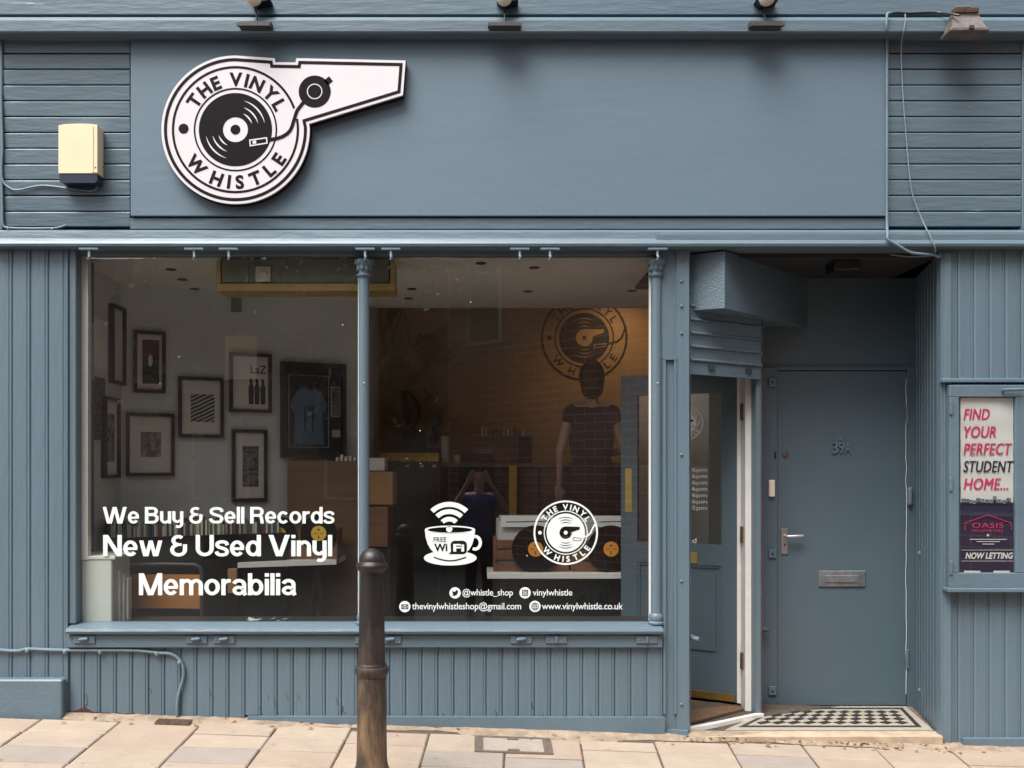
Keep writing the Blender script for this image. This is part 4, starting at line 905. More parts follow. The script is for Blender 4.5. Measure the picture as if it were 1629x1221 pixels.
cable('fascia_edge_cable', 'painted cable running down the right edge of the fascia panel to the entrance', [(1417, 20, -.11), (1411, 24, -.11), (1410, 48, -.108), (1411, 60, -.03), (1411, 150, -.03), (1411, 250, -.03), (1411, 350, -.03), (1412, 372, -.07), (1413, 381, -.08), (1430, 391, -.08), (1448, 401, -.07), (1470, 404, -.05), (1484, 405, -.03), (1494, 408, -.02), (1495, 402, -.01)], .0075, M['cable'])
cable('loose_cable', 'thin loose grey cable hanging across the right boarding', [(1440, 22, -.11), (1440, 34, -.115), (1437, 52, -.11), (1434, 70, -.05), (1434, 100, -.02), (1437, 160, -.02), (1441, 210, -.02), (1446, 270, -.02), (1452, 310, -.02), (1465, 345, -.03), (1478, 372, -.07), (1487, 392, -.08), (1488, 402, -.05)], .0032, M['grey_cable'])
cable('lamp_cable', 'black cable feeding the old floodlight along the cornice', [(1412, 23, -.06), (1426, 20, -.06), (1445, 21, -.06), (1470, 20, -.06), (1495, 20, -.07), (1512, 22, -.16), (1526, 24, -.2)], .006, M['black'])
cable('entrance_cable', 'thin cable drooping under the entrance ceiling to the lamp', [(1352, 412, .2), (1380, 402, .15), (1410, 404, .1), (1450, 408, .05), (1488, 406, -.01)], .0035, M['grey_cable'])
clip = MB().ball((0, 0, 0), .009, .008, .008, 8, 6).mesh('clip')
# notice cabinet with poster
cy_ = -.06
t = thing('notice_cabinet', 'wall mounted slate blue notice cabinet with hinged glazed door', 'notice cabinet', (X(1572), 0, Z(940)))
def cbx(name, a, b, c_, d, y0, y1, ch=.003, m_=None, par=None): return part(name, MB().box(X(a, y0), X(b, y0), y0, y1, Z(d, y0), Z(c_, y0), ch), m_ or M['paint'], par or t)
part('back_box', MB().box(X(1512), X(1640), -.03, -.002, Z(938), Z(612), .002), M['paint'], t)
cbx('frame_rail', 1511, 1640, 612, 631, cy_, -.028); cbx('frame_rail', 1511, 1640, 911, 937, cy_, -.028); cbx('frame_stile', 1511, 1526, 631.2, 910.8, cy_, -.028); cbx('frame_stile', 1616, 1640, 631.2, 910.8, cy_, -.028)
cbx('bottom_ledge', 1509, 1640, 936, 942, -.075, -.004)
ledge = part('ledge', MB().box(X(1501, -.05), XR, -.05, 0.0, Z(608, -.05), Z(601.5, -.05), .004), M['paint_h'], P)
part('ledge_upright', MB().box(X(1500), X(1511), -.012, 0.0, Z(940), Z(609), .003), M['paint_v'], P)
for py in (648, 770, 903): cbx('hinge', 1511, 1516, py-11, py+11, cy_-.008, cy_+.002, .002)
part('handle', MB().tube([(X(1597, -.075), -.06, Z(620, -.075)), (X(1598, -.085), -.085, Z(620, -.08)), (X(1628, -.085), -.085, Z(619, -.08))], .009, 8), M['paint'], t, True)
part('cabinet_glass', MB().add([(X(1526, -.045), -.045, Z(911, -.045)), (X(1616, -.045), -.045, Z(911, -.045)), (X(1616, -.045), -.045, Z(631, -.045)), (X(1526, -.045), -.045, Z(631, -.045))], [(0,1,2,3)]), M['clear'], t)
py_ = -.036
pt = thing('poster', 'white pink and navy student home letting poster inside the notice cabinet', 'poster', (X(1571), py_, Z(908)))
def qx(p): return X(p, py_)
def qz(p): return Z(p, py_)
# paper with a few curling folds
def sheet(z0, z1, m_, name, yo=0):
    mb_ = MB(); nx, nz = 6, 24
    for j in range(nz+1):
        for i in range(nx+1):
            uu, vv = i/nx, j/nz; x = qx(1528) + (qx(1614.5)-qx(1528))*uu; z = qz(z1) + (qz(z0)-qz(z1))*vv
            mb_.v.append((x, py_ + yo + .0012*math.sin(z*48) + .001*math.sin(uu*5+z*9), z))
    for j in range(nz):
        for i in range(nx): a = j*(nx+1)+i; mb_.f.append((a, a+1, a+nx+2, a+nx+1))
    return part(name, mb_, m_, pt, True)
sheet(633, 803, M['paper'], 'paper'); sheet(799, 908, M['poster_navy'], 'navy_field', -.001)
ty = py_ - .0045; pk = MB(); nv = MB(); wh = MB()
for s_, a, b, c_, d, m_ in (('FIND', 1532, 1574, 667.3, 650, pk), ('YOUR', 1532.5, 1584, 695.5, 678, pk), ('PERFECT', 1532, 1609.5, 722.7, 705, pk), ('STUDENT', 1531.5, 1612, 750.6, 733, nv), ('HOME...', 1532, 1603.5, 778.5, 760.6, pk)):
    for k_b, o_ in enumerate((-.0014, -.0007, 0, .0007, .0014)): text(m_, s_, qx(a)+.002+o_, qx(b)-.002+o_, qz(c_), qz(d), ty-.0002*k_b, 0, .22, 1.05)
text(pk, 'OASIS', qx(1546), qx(1595.5), qz(839.4), qz(831), ty, .0, 0, 1.1); text(pk, 'PROPERTIES', qx(1546), qx(1595), qz(845.5), qz(842), ty)
pk.line([(qx(1534.5), qz(843)), (qx(1534.5), qz(831.5)), (qx(1571), qz(818.5)), (qx(1608), qz(831.5)), (qx(1608), qz(843))], L(1.2, py_), ty)
text(wh, 'NOW LETTING', qx(1535), qx(1611), qz(888.5), qz(878.5), ty, .035, .22)
for zz in (874.5, 892): wh.line([(qx(1529), qz(zz)), (qx(1614), qz(zz))], L(.6, py_), ty)
wh.disc(qx(1571), qz(851), L(2, py_), ty, 10); wh.line([(qx(1542), qz(857.5)), (qx(1601), qz(857.5))], L(1.1, py_), ty); wh.line([(qx(1553), qz(861)), (qx(1590), qz(861))], L(1, py_), ty); wh.line([(qx(1562), qz(865)), (qx(1581), qz(865))], L(1.1, py_), ty)
sk = [(1529, 800)]; xx = 1529; random.seed(3)
sky_m = MB()
for k in range(13):
    wd = random.uniform(4.5, 7.5); top_ = random.uniform(789, 796); 
    if xx + wd > 1614: break
    sky_m.flat([(qx(xx), qz(802)), (qx(xx+wd), qz(802)), (qx(xx+wd), qz(top_)), (qx(xx), qz(top_))], ty+.001)
    for a in (.3, .7):
        for b in (top_+1.6, top_+3.8): wh.flat([(qx(xx+wd*a-.5), qz(b+1.3)), (qx(xx+wd*a+.5), qz(b+1.3)), (qx(xx+wd*a+.5), qz(b)), (qx(xx+wd*a-.5), qz(b))], ty)
    xx += wd + random.uniform(.2, 1.4)
random.seed(11)
part('pink_print', pk, M['pink'], pt); part('navy_print', nv, M['poster_navy'], pt); part('white_print', wh, M['paper'], pt); part('skyline_print', sky_m, M['poster_navy'], pt)
for a in (1533, 1580): part('paper_tab', MB().box(qx(a), qx(a+26), py_-.003, py_-.0015, qz(911), qz(907.5)), M['paper'], pt)

# bollard
by = -.86; bx = X(591.5, by); bz = ground(bx, by); bs = (D+by)/F
t = thing('bollard', 'tall cast iron bollard with domed top and worn rusty shaft', 'bollard', (bx, by, bz))
def Bz(p): return Z(p, by)
sh = [(26.5, 1270), (26.5, 1222), (24.8, 1217), (24, 1212), (23.6, 1080)]
part('lower_shaft', MB().lathe([(r_*bs, max(Bz(p), bz-.02)) for r_, p in ((29, 1290), (29, 1226), (25.5, 1216), (24.2, 1206), (22.6, 1080))], (bx, by, 0), 32), M['iron'], t, True)
part('waist_ring', MB().lathe([(r_*bs, Bz(p)) for r_, p in ((22.8, 1082), (23.2, 1077), (22.6, 1075.5), (25, 1073), (26.8, 1068), (27, 1064), (25.6, 1060), (22.8, 1058.5), (22.8, 1056), (21.6, 1054))], (bx, by, 0), 32), M['iron'], t, True)
part('upper_shaft', MB().lathe([(r_*bs, Bz(p)) for r_, p in ((21.6, 1058), (18.6, 908))], (bx, by, 0), 32), M['iron'], t, True)
part('collar', MB().lathe([(r_*bs, Bz(p)) for r_, p in ((18.6, 910), (21, 907), (24.2, 904), (25, 900), (24, 896), (20.8, 893.5), (20, 892))], (bx, by, 0), 32), M['iron'], t, True)
part('domed_cap', MB().lathe([(20.3*bs*math.cos(a), Bz(892) + 20.5*bs*math.sin(a)) for a in [R(i*9) for i in range(10)]] + [(.001, Bz(892) + 20.6*bs)], (bx, by, 0), 32), M['iron'], t, True)

# fallen leaves and scraps along the foot of the front
lt_ = MB(); rl = random.Random(5)
for i in range(150):
    if i < 80: x = X(1090) + rl.random()*(X(1500)-X(1090)); y = -.04 - rl.random()**2*.10
    else: x = -2.6 + rl.random()*5.4; y = -.01 - rl.random()**2*.16
    z = ground(x, y) + .006; a = rl.uniform(0, 6.28); l_ = rl.uniform(.005, .02); w_ = l_*rl.uniform(.3, .7); c_, s_ = math.cos(a), math.sin(a)
    lt_.add([(x+(p*c_-q*s_), y+(p*s_+q*c_), z+h) for p, q, h in ((-l_, 0, 0), (0, -w_, .003), (l_, 0, .001), (0, w_, .006))], [(0,1,2,3)])
tag(part('leaf_litter', lt_, mat('dry_leaf', (.30, .16, .07), .8, .6, 40), None), 'scraps of dry leaf along the foot of the shopfront', 'litter', kind='stuff')
# cracks in the paint low on the riser boards
rc = random.Random(9)
for i in range(24):
    x = X(120) + rc.random()*(X(1040)-X(120)); z = ground(x, 0) + .05 + rc.random()*.12; pts = []
    for k in range(rc.randint(4, 8)): pts.append((x, z)); x += rc.uniform(-.006, .012); z -= rc.uniform(.004, .016)
    part('paint_crack', MB().line(pts, rc.uniform(.0015, .0035), -.0022), M['rotten'], P)

# ================================================================== INSIDE THE SHOP
FZ = -.03; UP = .40; CEIL = 2.60
WB0, WB1 = Vector((-2.32, .9)), Vector((-.806, 1.606))
struct('shop_floor', MB().prism([(-2.5, .1), (1.06, .1), (1.14, .135), (1.60, .47), (1.69, .565), (1.75, .6), (1.75, 1.36), (-2.5, 1.36)], -.3, FZ-.02, 'z'), M['floor_in'])
tag(part('doormat', MB().prism([(1.17, .16), (1.59, .475), (1.40, .80), (.98, .60)], FZ-.03, FZ-.012, 'z'), mat('brown_matting', (.17, .095, .055), .95, .3, 30, .8, 120), None), 'brown matting just inside the open shop door', 'doormat')
struct('raised_floor', MB().box(-2.5, 1.75, 1.36, 3.4, -.3, UP), M['floor_in'])
struct('ceiling', MB().box(-2.5, 1.75, .1, 1.82, CEIL, CEIL+.3), M['ceiling'])
struct('rear_ceiling', MB().box(-2.5, 1.75, 1.82, 3.5, 3.2, 3.3), M['ceiling'])
struct('bulkhead', MB().box(-2.5, 1.75, 1.80, 1.815, CEIL-.0, 3.25), M['ceiling'])
wl = MB(); wl.prism([(-2.40, .08), (-2.32, .08), tuple(WB0), tuple(WB1), (-.9, 3.3), (-2.4, 3.3)], -.2, 3.25, 'z'); struct('wall_left', wl, M['plaster'])
struct('wall_back', MB().box(-1.2, 1.75, 3.2, 3.35, -.2, 3.25), M['tan'])
struct('wall_right', MB().box(1.76, 1.9, .78, 3.3, -.2, 3.25), M['plaster'])
part('inner_jamb', MB().box(X(119, .068), X(140, .068), .068, .11, Z(890, .068), Z(404, .068)), M['white'], P)
struct('light_block_roof', MB().box(XL, XR, .3, 3.6, 3.3, 3.5), M['black'])  # unseen slab added to stop light leaking into the room
struct('light_block_shell', MB().box(-2.7, -2.5, .3, 3.6, -.3, 3.4).box(1.9, 3.1, .8, 3.6, -.3, 3.4).box(-2.7, 3.1, 3.4, 3.6, -.3, 3.4), M['black'])  # unseen black boxes added round the room to keep stray light out

def hit(px, p0, p1):
    """where the sight line through px meets the vertical wall p0-p1: x, y and depth"""
    k = (px-CX)/F; d = p1-p0; s_ = (k*(D+p0.y) - p0.x)/(d.x - k*d.y); q_ = p0 + d*s_; return q_
uB = (WB1-WB0).normalized(); nB = Vector((uB.y, -uB.x))
def wall_frame(label, pl, pr, pt_, pb, p0, p1, inner, parts, group='framed pictures on the left wall', fw=.022, depth=.035, gap=.002):
    a, b = hit(pl, p0, p1), hit(pr, p0, p1); uu = (b-a).normalized(); nn_ = Vector((uu.y, -uu.x)); wd = (b-a).length
    mid = (a+b)/2; dd = (D+mid.y)/F; z1 = ZC - (pt_-HY)*dd; z0 = ZC - (pb-HY)*dd
    t_ = thing('framed_picture', label, 'picture', (mid.x, mid.y, z0), group)
    def bb(s0, s1, d0, d1, h0, h1):
        q2 = lambda s_, d_: tuple(a + uu*s_ + nn_*d_); return MB().prism([q2(s0, d0), q2(s1, d0), q2(s1, d1), q2(s0, d1)], h0, h1, 'z')
    part('frame_side', bb(0, fw, gap, depth, z0, z1), M['frame'], t_); part('frame_side', bb(wd-fw, wd, gap, depth, z0, z1), M['frame'], t_)
    part('frame_rail', bb(fw, wd-fw, gap, depth, z0, z0+fw), M['frame'], t_); part('frame_rail', bb(fw, wd-fw, gap, depth, z1-fw, z1), M['frame'], t_)
    part('mount', bb(fw, wd-fw, gap, depth*.45, z0+fw, z1-fw), parts.get('mount', M['mount']), t_)
    for nm_, (s0, s1, h0, h1), m_, d_ in inner:
        part(nm_, bb(wd*s0, wd*s1, depth*.45, depth*.45+d_, z0+(z1-z0)*h0, z0+(z1-z0)*h1), m_, t_)
    return t_, (lambda s_, h_, d_: (*(a + uu*(s_*wd) + nn_*(depth*.45+d_)), z0+(z1-z0)*h_))
def photo(name, c1, c2, scale, rot=(0,0,0), dist=3, nmix=.93):
    m, t_, b = newmat(name); n = t_.nodes; l = t_.links; tc = n.new('ShaderNodeNewGeometry'); mp = n.new('ShaderNodeMapping'); mp.inputs['Rotation'].default_value = rot; l.new(tc.outputs['Position'], mp.inputs[0])
    wv = n.new('ShaderNodeTexWave'); wv.inputs['Scale'].default_value = scale; wv.inputs['Distortion'].default_value = dist; wv.inputs['Detail'].default_value = 4; l.new(mp.outputs[0], wv.inputs[0])
    cr = n.new('ShaderNodeValToRGB'); cr.color_ramp.elements[0].color = (*c1, 1); cr.color_ramp.elements[1].color = (*c2, 1); cr.color_ramp.elements[0].position = .35; cr.color_ramp.elements[1].position = .75; 
    nz = n.new('ShaderNodeTexNoise'); nz.inputs['Scale'].default_value = 26; nz.inputs['Detail'].default_value = 8; nz.inputs['Roughness'].default_value = .75; l.new(mp.outputs[0], nz.inputs['Vector'])
    mx = n.new('ShaderNodeMix'); mx.inputs[0].default_value = nmix; l.new(wv.outputs[1], mx.inputs[2]); l.new(nz.outputs[0], mx.inputs[3]); cr.color_ramp.elements[0].position = .38; cr.color_ramp.elements[1].position = .68
    l.new(mx.outputs[0], cr.inputs[0]); l.new(cr.outputs[0], b.inputs['Base Color'])
    return m
M['ph_bridge'] = photo('print_railing', (.01,.01,.01), (.5,.48,.45), 14, (0, R(-60), 0), 1.5, .5)
M['ph_brown'] = photo('print_sepia', (.03,.012,.01), (.42,.36,.32), 10, (0, 0, R(20)), 6)
M['ph_face'] = photo('print_charcoal', (.01,.01,.012), (.26,.25,.25), 12, (0, R(90), 0), 9)
M['ph_red'] = mat('print_red', (.12, .035, .06), .6, .3, 20); M['ph_dark'] = mat('print_dark', (.02, .022, .012), .6, .4, 25); M['ink'] = mat('ink', (.012, .012, .012), .7)
M['shirt_blue'] = mat('pale_blue_cloth', (.07, .13, .21), .8, .1, 12); M['frame_dark'] = mat('navy_mount', (.012, .012, .02), .6); M['pale_line'] = mat('pale_mount_line', (.38, .36, .33), .7)
f1, at = wall_frame('narrow black framed dark poster with a pale figure, top left of the group', 212, 263, 527, 625, WB0, WB1, [('print_top', (.27, .8, .6, .86), M['ph_red'], .001), ('print', (.27, .8, .15, .6), M['ph_dark'], .001)], {})
part('print_figure', MB().add([at(s_, h_, .002) for s_, h_ in ((.46,.44),(.54,.42),(.6,.5),(.58,.6),(.5,.62),(.45,.56))], [(0,1,2,3,4,5)]), M['mount'], f1)
f2, at = wall_frame('black framed black and white print of a slanting railing, middle of the group', 283, 355, 600, 696, WB0, WB1, [('print', (.27, .8, .26, .72), M['ph_bridge'], .001)], {})
f3, at = wall_frame('black framed small sepia photograph in a wide mount, lowest on the left', 200, 277, 657, 757, WB0, WB1, [('print', (.3, .72, .3, .7), M['ph_brown'], .001)], {})
f4, at = wall_frame('black framed print of three dark figures under a scrawled word', 364, 431, 562, 656, WB0, WB1, [], {})
fg_ = MB()
for c0 in (.52, .66, .8):
    fg_.add([at(c0+a, b, .001) for a, b in ((-.06,.14),(.05,.14),(.06,.42),(.02,.5),(.03,.55),(-.02,.58),(-.05,.54),(-.03,.49),(-.07,.42))], [tuple(range(9))])
lz = MB(); text(lz, 'LaZ', .50, .88, .66, .80, 0, .012); fg_.add([at(v[0], v[2], .001) for v in lz.v], lz.f); part('print_figures', fg_, M['ink'], f4)
f5, at = wall_frame('black framed tall charcoal drawing of a face, lowest on the right', 368, 424, 683, 797, WB0, WB1, [('print', (.3, .76, .2, .77), M['ph_face'], .001)], {})
f6, at = wall_frame('large black framed pale blue football shirt beside the window column', 445, 548, 578, 728, WB0, WB1, [('inner_line', (.12, .74, .11, .87), M['pale_line'], .001), ('backing', (.13, .73, .115, .865), M['frame_dark'], .002), ('side_photo', (.77, .92, .44, .76), M['pale_line'], .001), ('side_photo', (.785, .905, .45, .75), M['ph_face'], .002), ('side_card', (.79, .92, .22, .3), M['pale_line'], .001)], {'mount': M['frame_dark']}, fw=.03, depth=.05)
part('shirt', MB().add([at(s_, h_, .004) for s_, h_ in ((.2,.14),(.66,.14),(.63,.5),(.67,.48),(.71,.56),(.62,.7),(.52,.74),(.43,.71),(.34,.74),(.24,.7),(.14,.55),(.19,.48),(.22,.51))], [tuple(range(13))]), M['shirt_blue'], f6)
st = MB()
for c0 in (.36, .48): st.add([at(c0+a, b, .005) for a, b in ((0,.28),(.02,.28),(.035,.55),(-.01,.55))], [(0,1,2,3)])
st.add([at(a, b, .005) for a, b in ((.4,.5),(.47,.5),(.47,.55),(.4,.55))], [(0,1,2,3)]); part('shirt_trim', st, M['ink'], f6)
A0, A1 = Vector((-2.32, .08)), Vector((-2.32, .9))
wall_frame('tall black frame seen edge-on, upper of two near the wall corner', 172, 193, 487, 611, A0, A1, [], {}, fw=.02)
wall_frame('tall black frame seen edge-on, lower of two near the wall corner', 160, 184, 632, 760, A0, A1, [('print', (.25, .75, .2, .8), M['ph_brown'], .001)], {}, fw=.02)
a, b = hit(145, A0, A1), hit(168, A0, A1)
tag(part('wall_notice', MB().box(-2.318, -2.312, a.y, b.y, Z(585, .55), Z(508, .55)), M['paper'], None), 'white printed notice on the side wall by the window edge', 'notice')
tag(part('wall_poster', MB().box(-2.318, -2.31, a.y-.02, b.y-.03, Z(700, .55), Z(600, .55)), M['ph_face'], None), 'grey poster below the printed notice on the side wall', 'poster')
# socket and a strip of ceiling trunking
tag(part('wall_vent', MB().add([(*hit(p_, WB0, WB1)-nB*(-.012)*1, ZC - (q_-HY)*(D+1.2)/F) for p_, q_ in ((367,496),(384,496),(384,474),(367,474))], [(0,1,2,3)]), M['greenbox'], None), 'small square grey vent high on the left wall', 'vent')
# old shutter gear above the window, inside
t = thing('shutter_gear', 'grey green metal box with yellowed wood trim inside the window head', 'shutter gear', (X(487, .2), .2, Z(462, .2)))
y_ = .18
part('casing', MB().box(X(352, y_), X(619, y_), y_, y_+.16, Z(450, y_), Z(411, y_), .004), M['greenbox'], t)
part('end_casing', MB().box(X(353, y_), X(396, y_), y_-.005, y_, Z(449, y_), Z(413, y_), .002), M['greenbox'], t)
part('wood_trim', MB().box(X(346, y_), X(628, y_), y_-.012, y_+.17, Z(463, y_), Z(451, y_), .003), M['yellow_wood'], t)
for a in (345, 621): part('wood_end', MB().box(X(a, y_), X(a+6.5, y_), y_-.01, y_+.16, Z(450.5, y_), Z(415, y_)), M['yellow_wood'], t)
part('isolator_plate', MB().box(X(407, y_), X(431, y_), y_-.014, y_, Z(448, y_), Z(424, y_), .003), M['mount'], t); part('isolator_switch', MB().box(X(412, y_), X(426, y_), y_-.022, y_-.013, Z(438, y_), Z(432, y_), .002), M['mount'], t)
t = tag(part('ceiling_light_panel', MB().box(X(412, .9), X(526, .9), .8, 1.1, CEIL-.025, CEIL-.002), M['greenbox'], None), 'unlit strip light under the ceiling at left', 'ceiling light')
# recessed ceiling spots
for i, (p_, q_) in enumerate(((272, 428), (290, 444), (310, 459), (655, 459), (650, 474), (765, 418), (840, 463), (850, 425), (1005, 462))):
    yy = (CEIL-ZC)*F/(HY-q_) - D
    tag(part('ceiling_fitting', MB().lathe([(.032, CEIL-.004), (.032, CEIL-.001)], (X(p_, yy), yy, 0), 16), M['frame'], None), 'small dark round fitting in the shop ceiling', 'ceiling fitting', 'small ceiling fittings')
# white boxing at the left foot of the window
t = thing('boxed_pipe', 'low white painted boxing with black marks at the left foot of the window', 'boxing', (X(155, .12), .2, FZ))
part('boxing', MB().box(-2.31, X(178, .075), .075, .34, FZ, Z(890, .075), .006), mat('marked_white', (.62, .66, .62), .5, .05, 6, chips=((.01,.01,.01), 16, .70)), t)
part('top_board', MB().box(-2.31, X(184, .075), .07, .36, Z(890, .075), Z(884, .075), .004), M['white'], t)
fm = MB()
for i in range(4): x = X(181 + i*4.5, .14); fm.box(x, x+.011, .14 + i*.02, .19 + i*.02, FZ, Z(902 + i*6, .16), .002)
part('fluted_side', fm, M['white'], t)
# tubular chair seen from behind
cy2 = .42; chz = FZ
t = thing('chair', 'tubular steel chair with an orange plywood back just inside the window', 'chair', (X(260, cy2), cy2+.2, FZ))
def cX(p): return X(p, cy2)
def cZ(p): return Z(p, cy2)
part('back_tube', MB().tube([(cX(199), cy2+.02, FZ), (cX(199), cy2, cZ(960)), (cX(199), cy2, cZ(912)), (cX(202), cy2, cZ(902)), (cX(210), cy2, cZ(898)), (cX(260), cy2, cZ(897)), (cX(310), cy2, cZ(898)), (cX(318), cy2, cZ(902)), (cX(321), cy2, cZ(912)), (cX(321), cy2, cZ(960)), (cX(321), cy2+.02, FZ)], .012, 10), M['black_metal'], t, True)
part('backrest', MB().prism([(cX(202), cy2-.004), (cX(230), cy2+.012), (cX(260), cy2+.018), (cX(290), cy2+.012), (cX(318), cy2-.004), (cX(318), cy2+.008), (cX(290), cy2+.024), (cX(260), cy2+.03), (cX(230), cy2+.024), (cX(202), cy2+.008)], cZ(968), cZ(914), 'z'), M['orange_wood'], t, True)
part('seat', MB().box(cX(203), cX(317), cy2+.04, cy2+.44, FZ+.44, FZ+.455, .006), M['orange_wood'], t)
for a in (203, 316): part('leg', MB().tube([(cX(a), cy2+.42, FZ+.44), (cX(a), cy2+.46, FZ)], .011, 8), M['black_metal'], t, True)
tag(part('cardboard_box', MB().box(X(318, .75), X(377, .75), .75, 1.0, Z(944, .75), Z(904, .75), .004), M['card'], None), 'orange brown cardboard box behind the chair', 'box')
tag(part('stool', MB().box(X(318, .75), X(377, .75), .76, .99, FZ, Z(945, .75), .004), M['frame'], None), 'dark low stand under the cardboard box', 'stand')
# record rack along the left wall with sleeves standing in it
t = thing('record_rack', 'long dark record rack below the pictures', 'rack', (X(250, .75), .75, FZ))
ra, rb_ = Vector((-2.28, .55)), Vector((-1.30, 1.02)); ur = (rb_-ra).normalized(); nr = Vector((ur.y, -ur.x)); lr = (rb_-ra).length
def rq(s_, d_): v = ra + ur*s_ + nr*d_; return (v.x, v.y)
def rbx(s0, s1, d0, d1, z0, z1): return MB().prism([rq(s0, d0), rq(s1, d0), rq(s1, d1), rq(s0, d1)], z0, z1, 'z')
RZ = Z(850, .75)
part('front', rbx(0, lr, .10, .12, FZ, RZ), M['frame'], t); part('end', rbx(lr-.02, lr, -.22, .10, FZ, RZ), M['frame'], t); part('tray', rbx(0, lr-.02, -.22, .1, RZ-.2, RZ-.18), M['frame'], t)
s_ = .01
while s_ < lr-.05:
    th = random.uniform(.006, .016); hgt = random.uniform(.06, .10)
    tag(part('record_sleeve', rbx(s_, s_+th*.8, -.2, .09, RZ-.18, RZ+hgt), random.choice(SLEEVES), None), 'record sleeve standing on edge in the long dark rack', 'record', 'record sleeves in the long dark rack'); s_ += th
# trestle table with crates and hanging records
t = thing('trestle_table', 'white topped trestle table on black legs in the left pane', 'table', (X(455, 1.0), .95, FZ))
part('tabletop', MB().prism([(X(378, .75), .75), (X(535, .95), .95), (X(548, 1.2), 1.25), (X(400, 1.0), 1.05)], Z(903, .75), Z(898, .75)+.012, 'z'), M['shelf_white'], t)
for a in (395, 505):
    for s2 in (-1, 1): part('leg', MB().tube([(X(a, .95), .95, Z(905, .95)), (X(a + s2*22, .95), .95, FZ)], .022, 6), M['black'], t)
tag(part('record_crate', MB().box(X(430, .95), X(536, .95), .97, 1.2, Z(898, .95), Z(842, .95), .004), M['wood'], None), 'brown wooden record crate on the trestle table', 'crate')
def disc(px_, py, y, label, r=.152, lab='label_orange', tilt=0):
    x, z = X(px_, y), Z(py, y); t_ = thing('vinyl_record', label, 'record', (x, y, z-r))
    part('disc', MB().lathe([(r, .002), (r, -.001), (.055, -.0015)], (x, y, z), 48, 'y'), M['vinyl_record'], t_, True)
    part('label', MB().lathe([(.05, -.0016), (.05, -.0026)], (x, y, z), 32, 'y'), M[lab], t_)
    part('label_print', MB().disc(x, z+.024, .007, y-.0031, 10).line([(x-.03, z), (x-.008, z)], .004, y-.0031).line([(x+.008, z), (x+.03, z)], .004, y-.0031).line([(x, z-.014), (x, z-.036)], .007, y-.0031), M['ink'], t_)
disc(385, 866, .90, 'black record with yellow label leaning behind the lettering', .14, 'label_yellow'); disc(443, 850, .955, 'dark record with yellow label at the left of the brown crate', .12, 'label_yellow'); disc(507, 848, .955, 'dark record with yellow label at the right of the brown crate', .12, 'label_yellow')
s_ = 0
for i in range(24):
    x = X(300, 1.0) + i*.018; tag(part('record_sleeve', MB().box(x, x+.012, 1.02, 1.3, Z(905, 1.0), Z(random.uniform(822, 834), 1.0)), random.choice(SLEEVES), None), 'record sleeve in the row left of the brown crate', 'record', 'record sleeves left of the brown crate')
struct('plywood_partition', MB().box(X(457, 1.3), X(590, 1.3), 1.30, 1.36, FZ, Z(733, 1.3)), M['ply'])
for i in range(7):
    x = X(530, 1.2) + i*.03; tag(part('record_sleeve', MB().box(x, x+.02, 1.31+.0, 1.355, Z(735, 1.3), Z(random.uniform(722, 731), 1.3)), random.choice(SLEEVES[:3]), None), 'pale sleeve lying on top of the plywood partition', 'record', 'sleeves on the plywood partition')
for i, (a, q_) in enumerate(((394, 984), (416, 981), (442, 984))):
    mb_ = MB(); x = X(a, .2); z = FZ + .42
    mb_.add([(x + random.uniform(-.01, .01) + (k % 3)*.035, .17 + (k//3)*.04, Z(989, .2) + random.uniform(0, .022)) for k in range(9)], [(0,1,4,3),(1,2,5,4),(3,4,7,6),(4,5,8,7)])
    tag(part('crumpled_paper', mb_, M['paper'], None), ('crumpled paper on the window board, left of three', 'crumpled paper on the window board, middle of three', 'crumpled paper on the window board, right of three')[i], 'paper')
struct('window_board', MB().box(X(190, .1), 1.0, .08, .34, Z(992, .1)-.03, Z(991, .1)), M['floor_in'])

# right pane: table with record crates
ty_ = 1.0
t = thing('display_table', 'white shelf table carrying record crates in the right pane', 'table', (X(880, 1.15), 1.15, FZ))
TT = Z(911, ty_-.04)
part('tabletop', MB().box(X(775, .96), 1.1, .96, 1.32, TT-.04, TT, .003), M['shelf_white'], t)
for x in (X(800, 1.2), 1.0):
    for s2 in (-.1, .1): part('leg', MB().tube([(x, 1.15, TT-.04), (x, 1.15+s2, FZ)], .018, 6), M['black'], t)
for i, (a, b, lb_) in enumerate(((785, 905, 'slatted brown wooden record crate at the left of the white table'), (908, 1010, 'slatted brown wooden record crate beside the open door'))):
    y0, y1_ = 1.03, 1.30; t = thing('record_crate', lb_, 'crate', (X((a+b)/2, 1.1), 1.15, TT))
    x0, x1 = X(a, y0), X(b, y0)
    for k in range(3): z0 = TT + .004 + k*.075; part('slat', MB().box(x0+.02, x1-.02, y0, y0+.012, z0, z0+.055, .002), M['wood'], t); part('slat', MB().box(x0-.001, x0+.012, y0+.02, y1_, z0, z0+.055, .002), M['wood'], t)
    for xx in (x0, x1-.022): part('corner_post', MB().box(xx, xx+.022, y0-.004, y0+.018, TT+.002, TT+.235, .002), M['wood'], t)
    part('back', MB().box(x0, x1, y1_-.012, y1_, TT+.002, TT+.22), M['wood'], t); part('bottom', MB().box(x0+.01, x1-.01, y0+.01, y1_-.012, TT+.002, TT+.012), M['wood'], t)
    for k in range(14):
        yy = y0+.025 + k*.017; hh = .31 + random.uniform(-.015, .03) + k*.002; sh_ = random.uniform(-.012, .012)
        lab_ = 'white record sleeve in the ' + ('left' if i == 0 else 'right') + ' crate on the white table'
        tag(part('record_sleeve', MB().box(x0+.03+sh_, x0+.03+.315+sh_, yy, yy+.006, TT+.014, TT+hh, .001), random.choice(SLEEVES[:3]), None), lab_, 'record', ('left' if i == 0 else 'right') + ' crate sleeves')
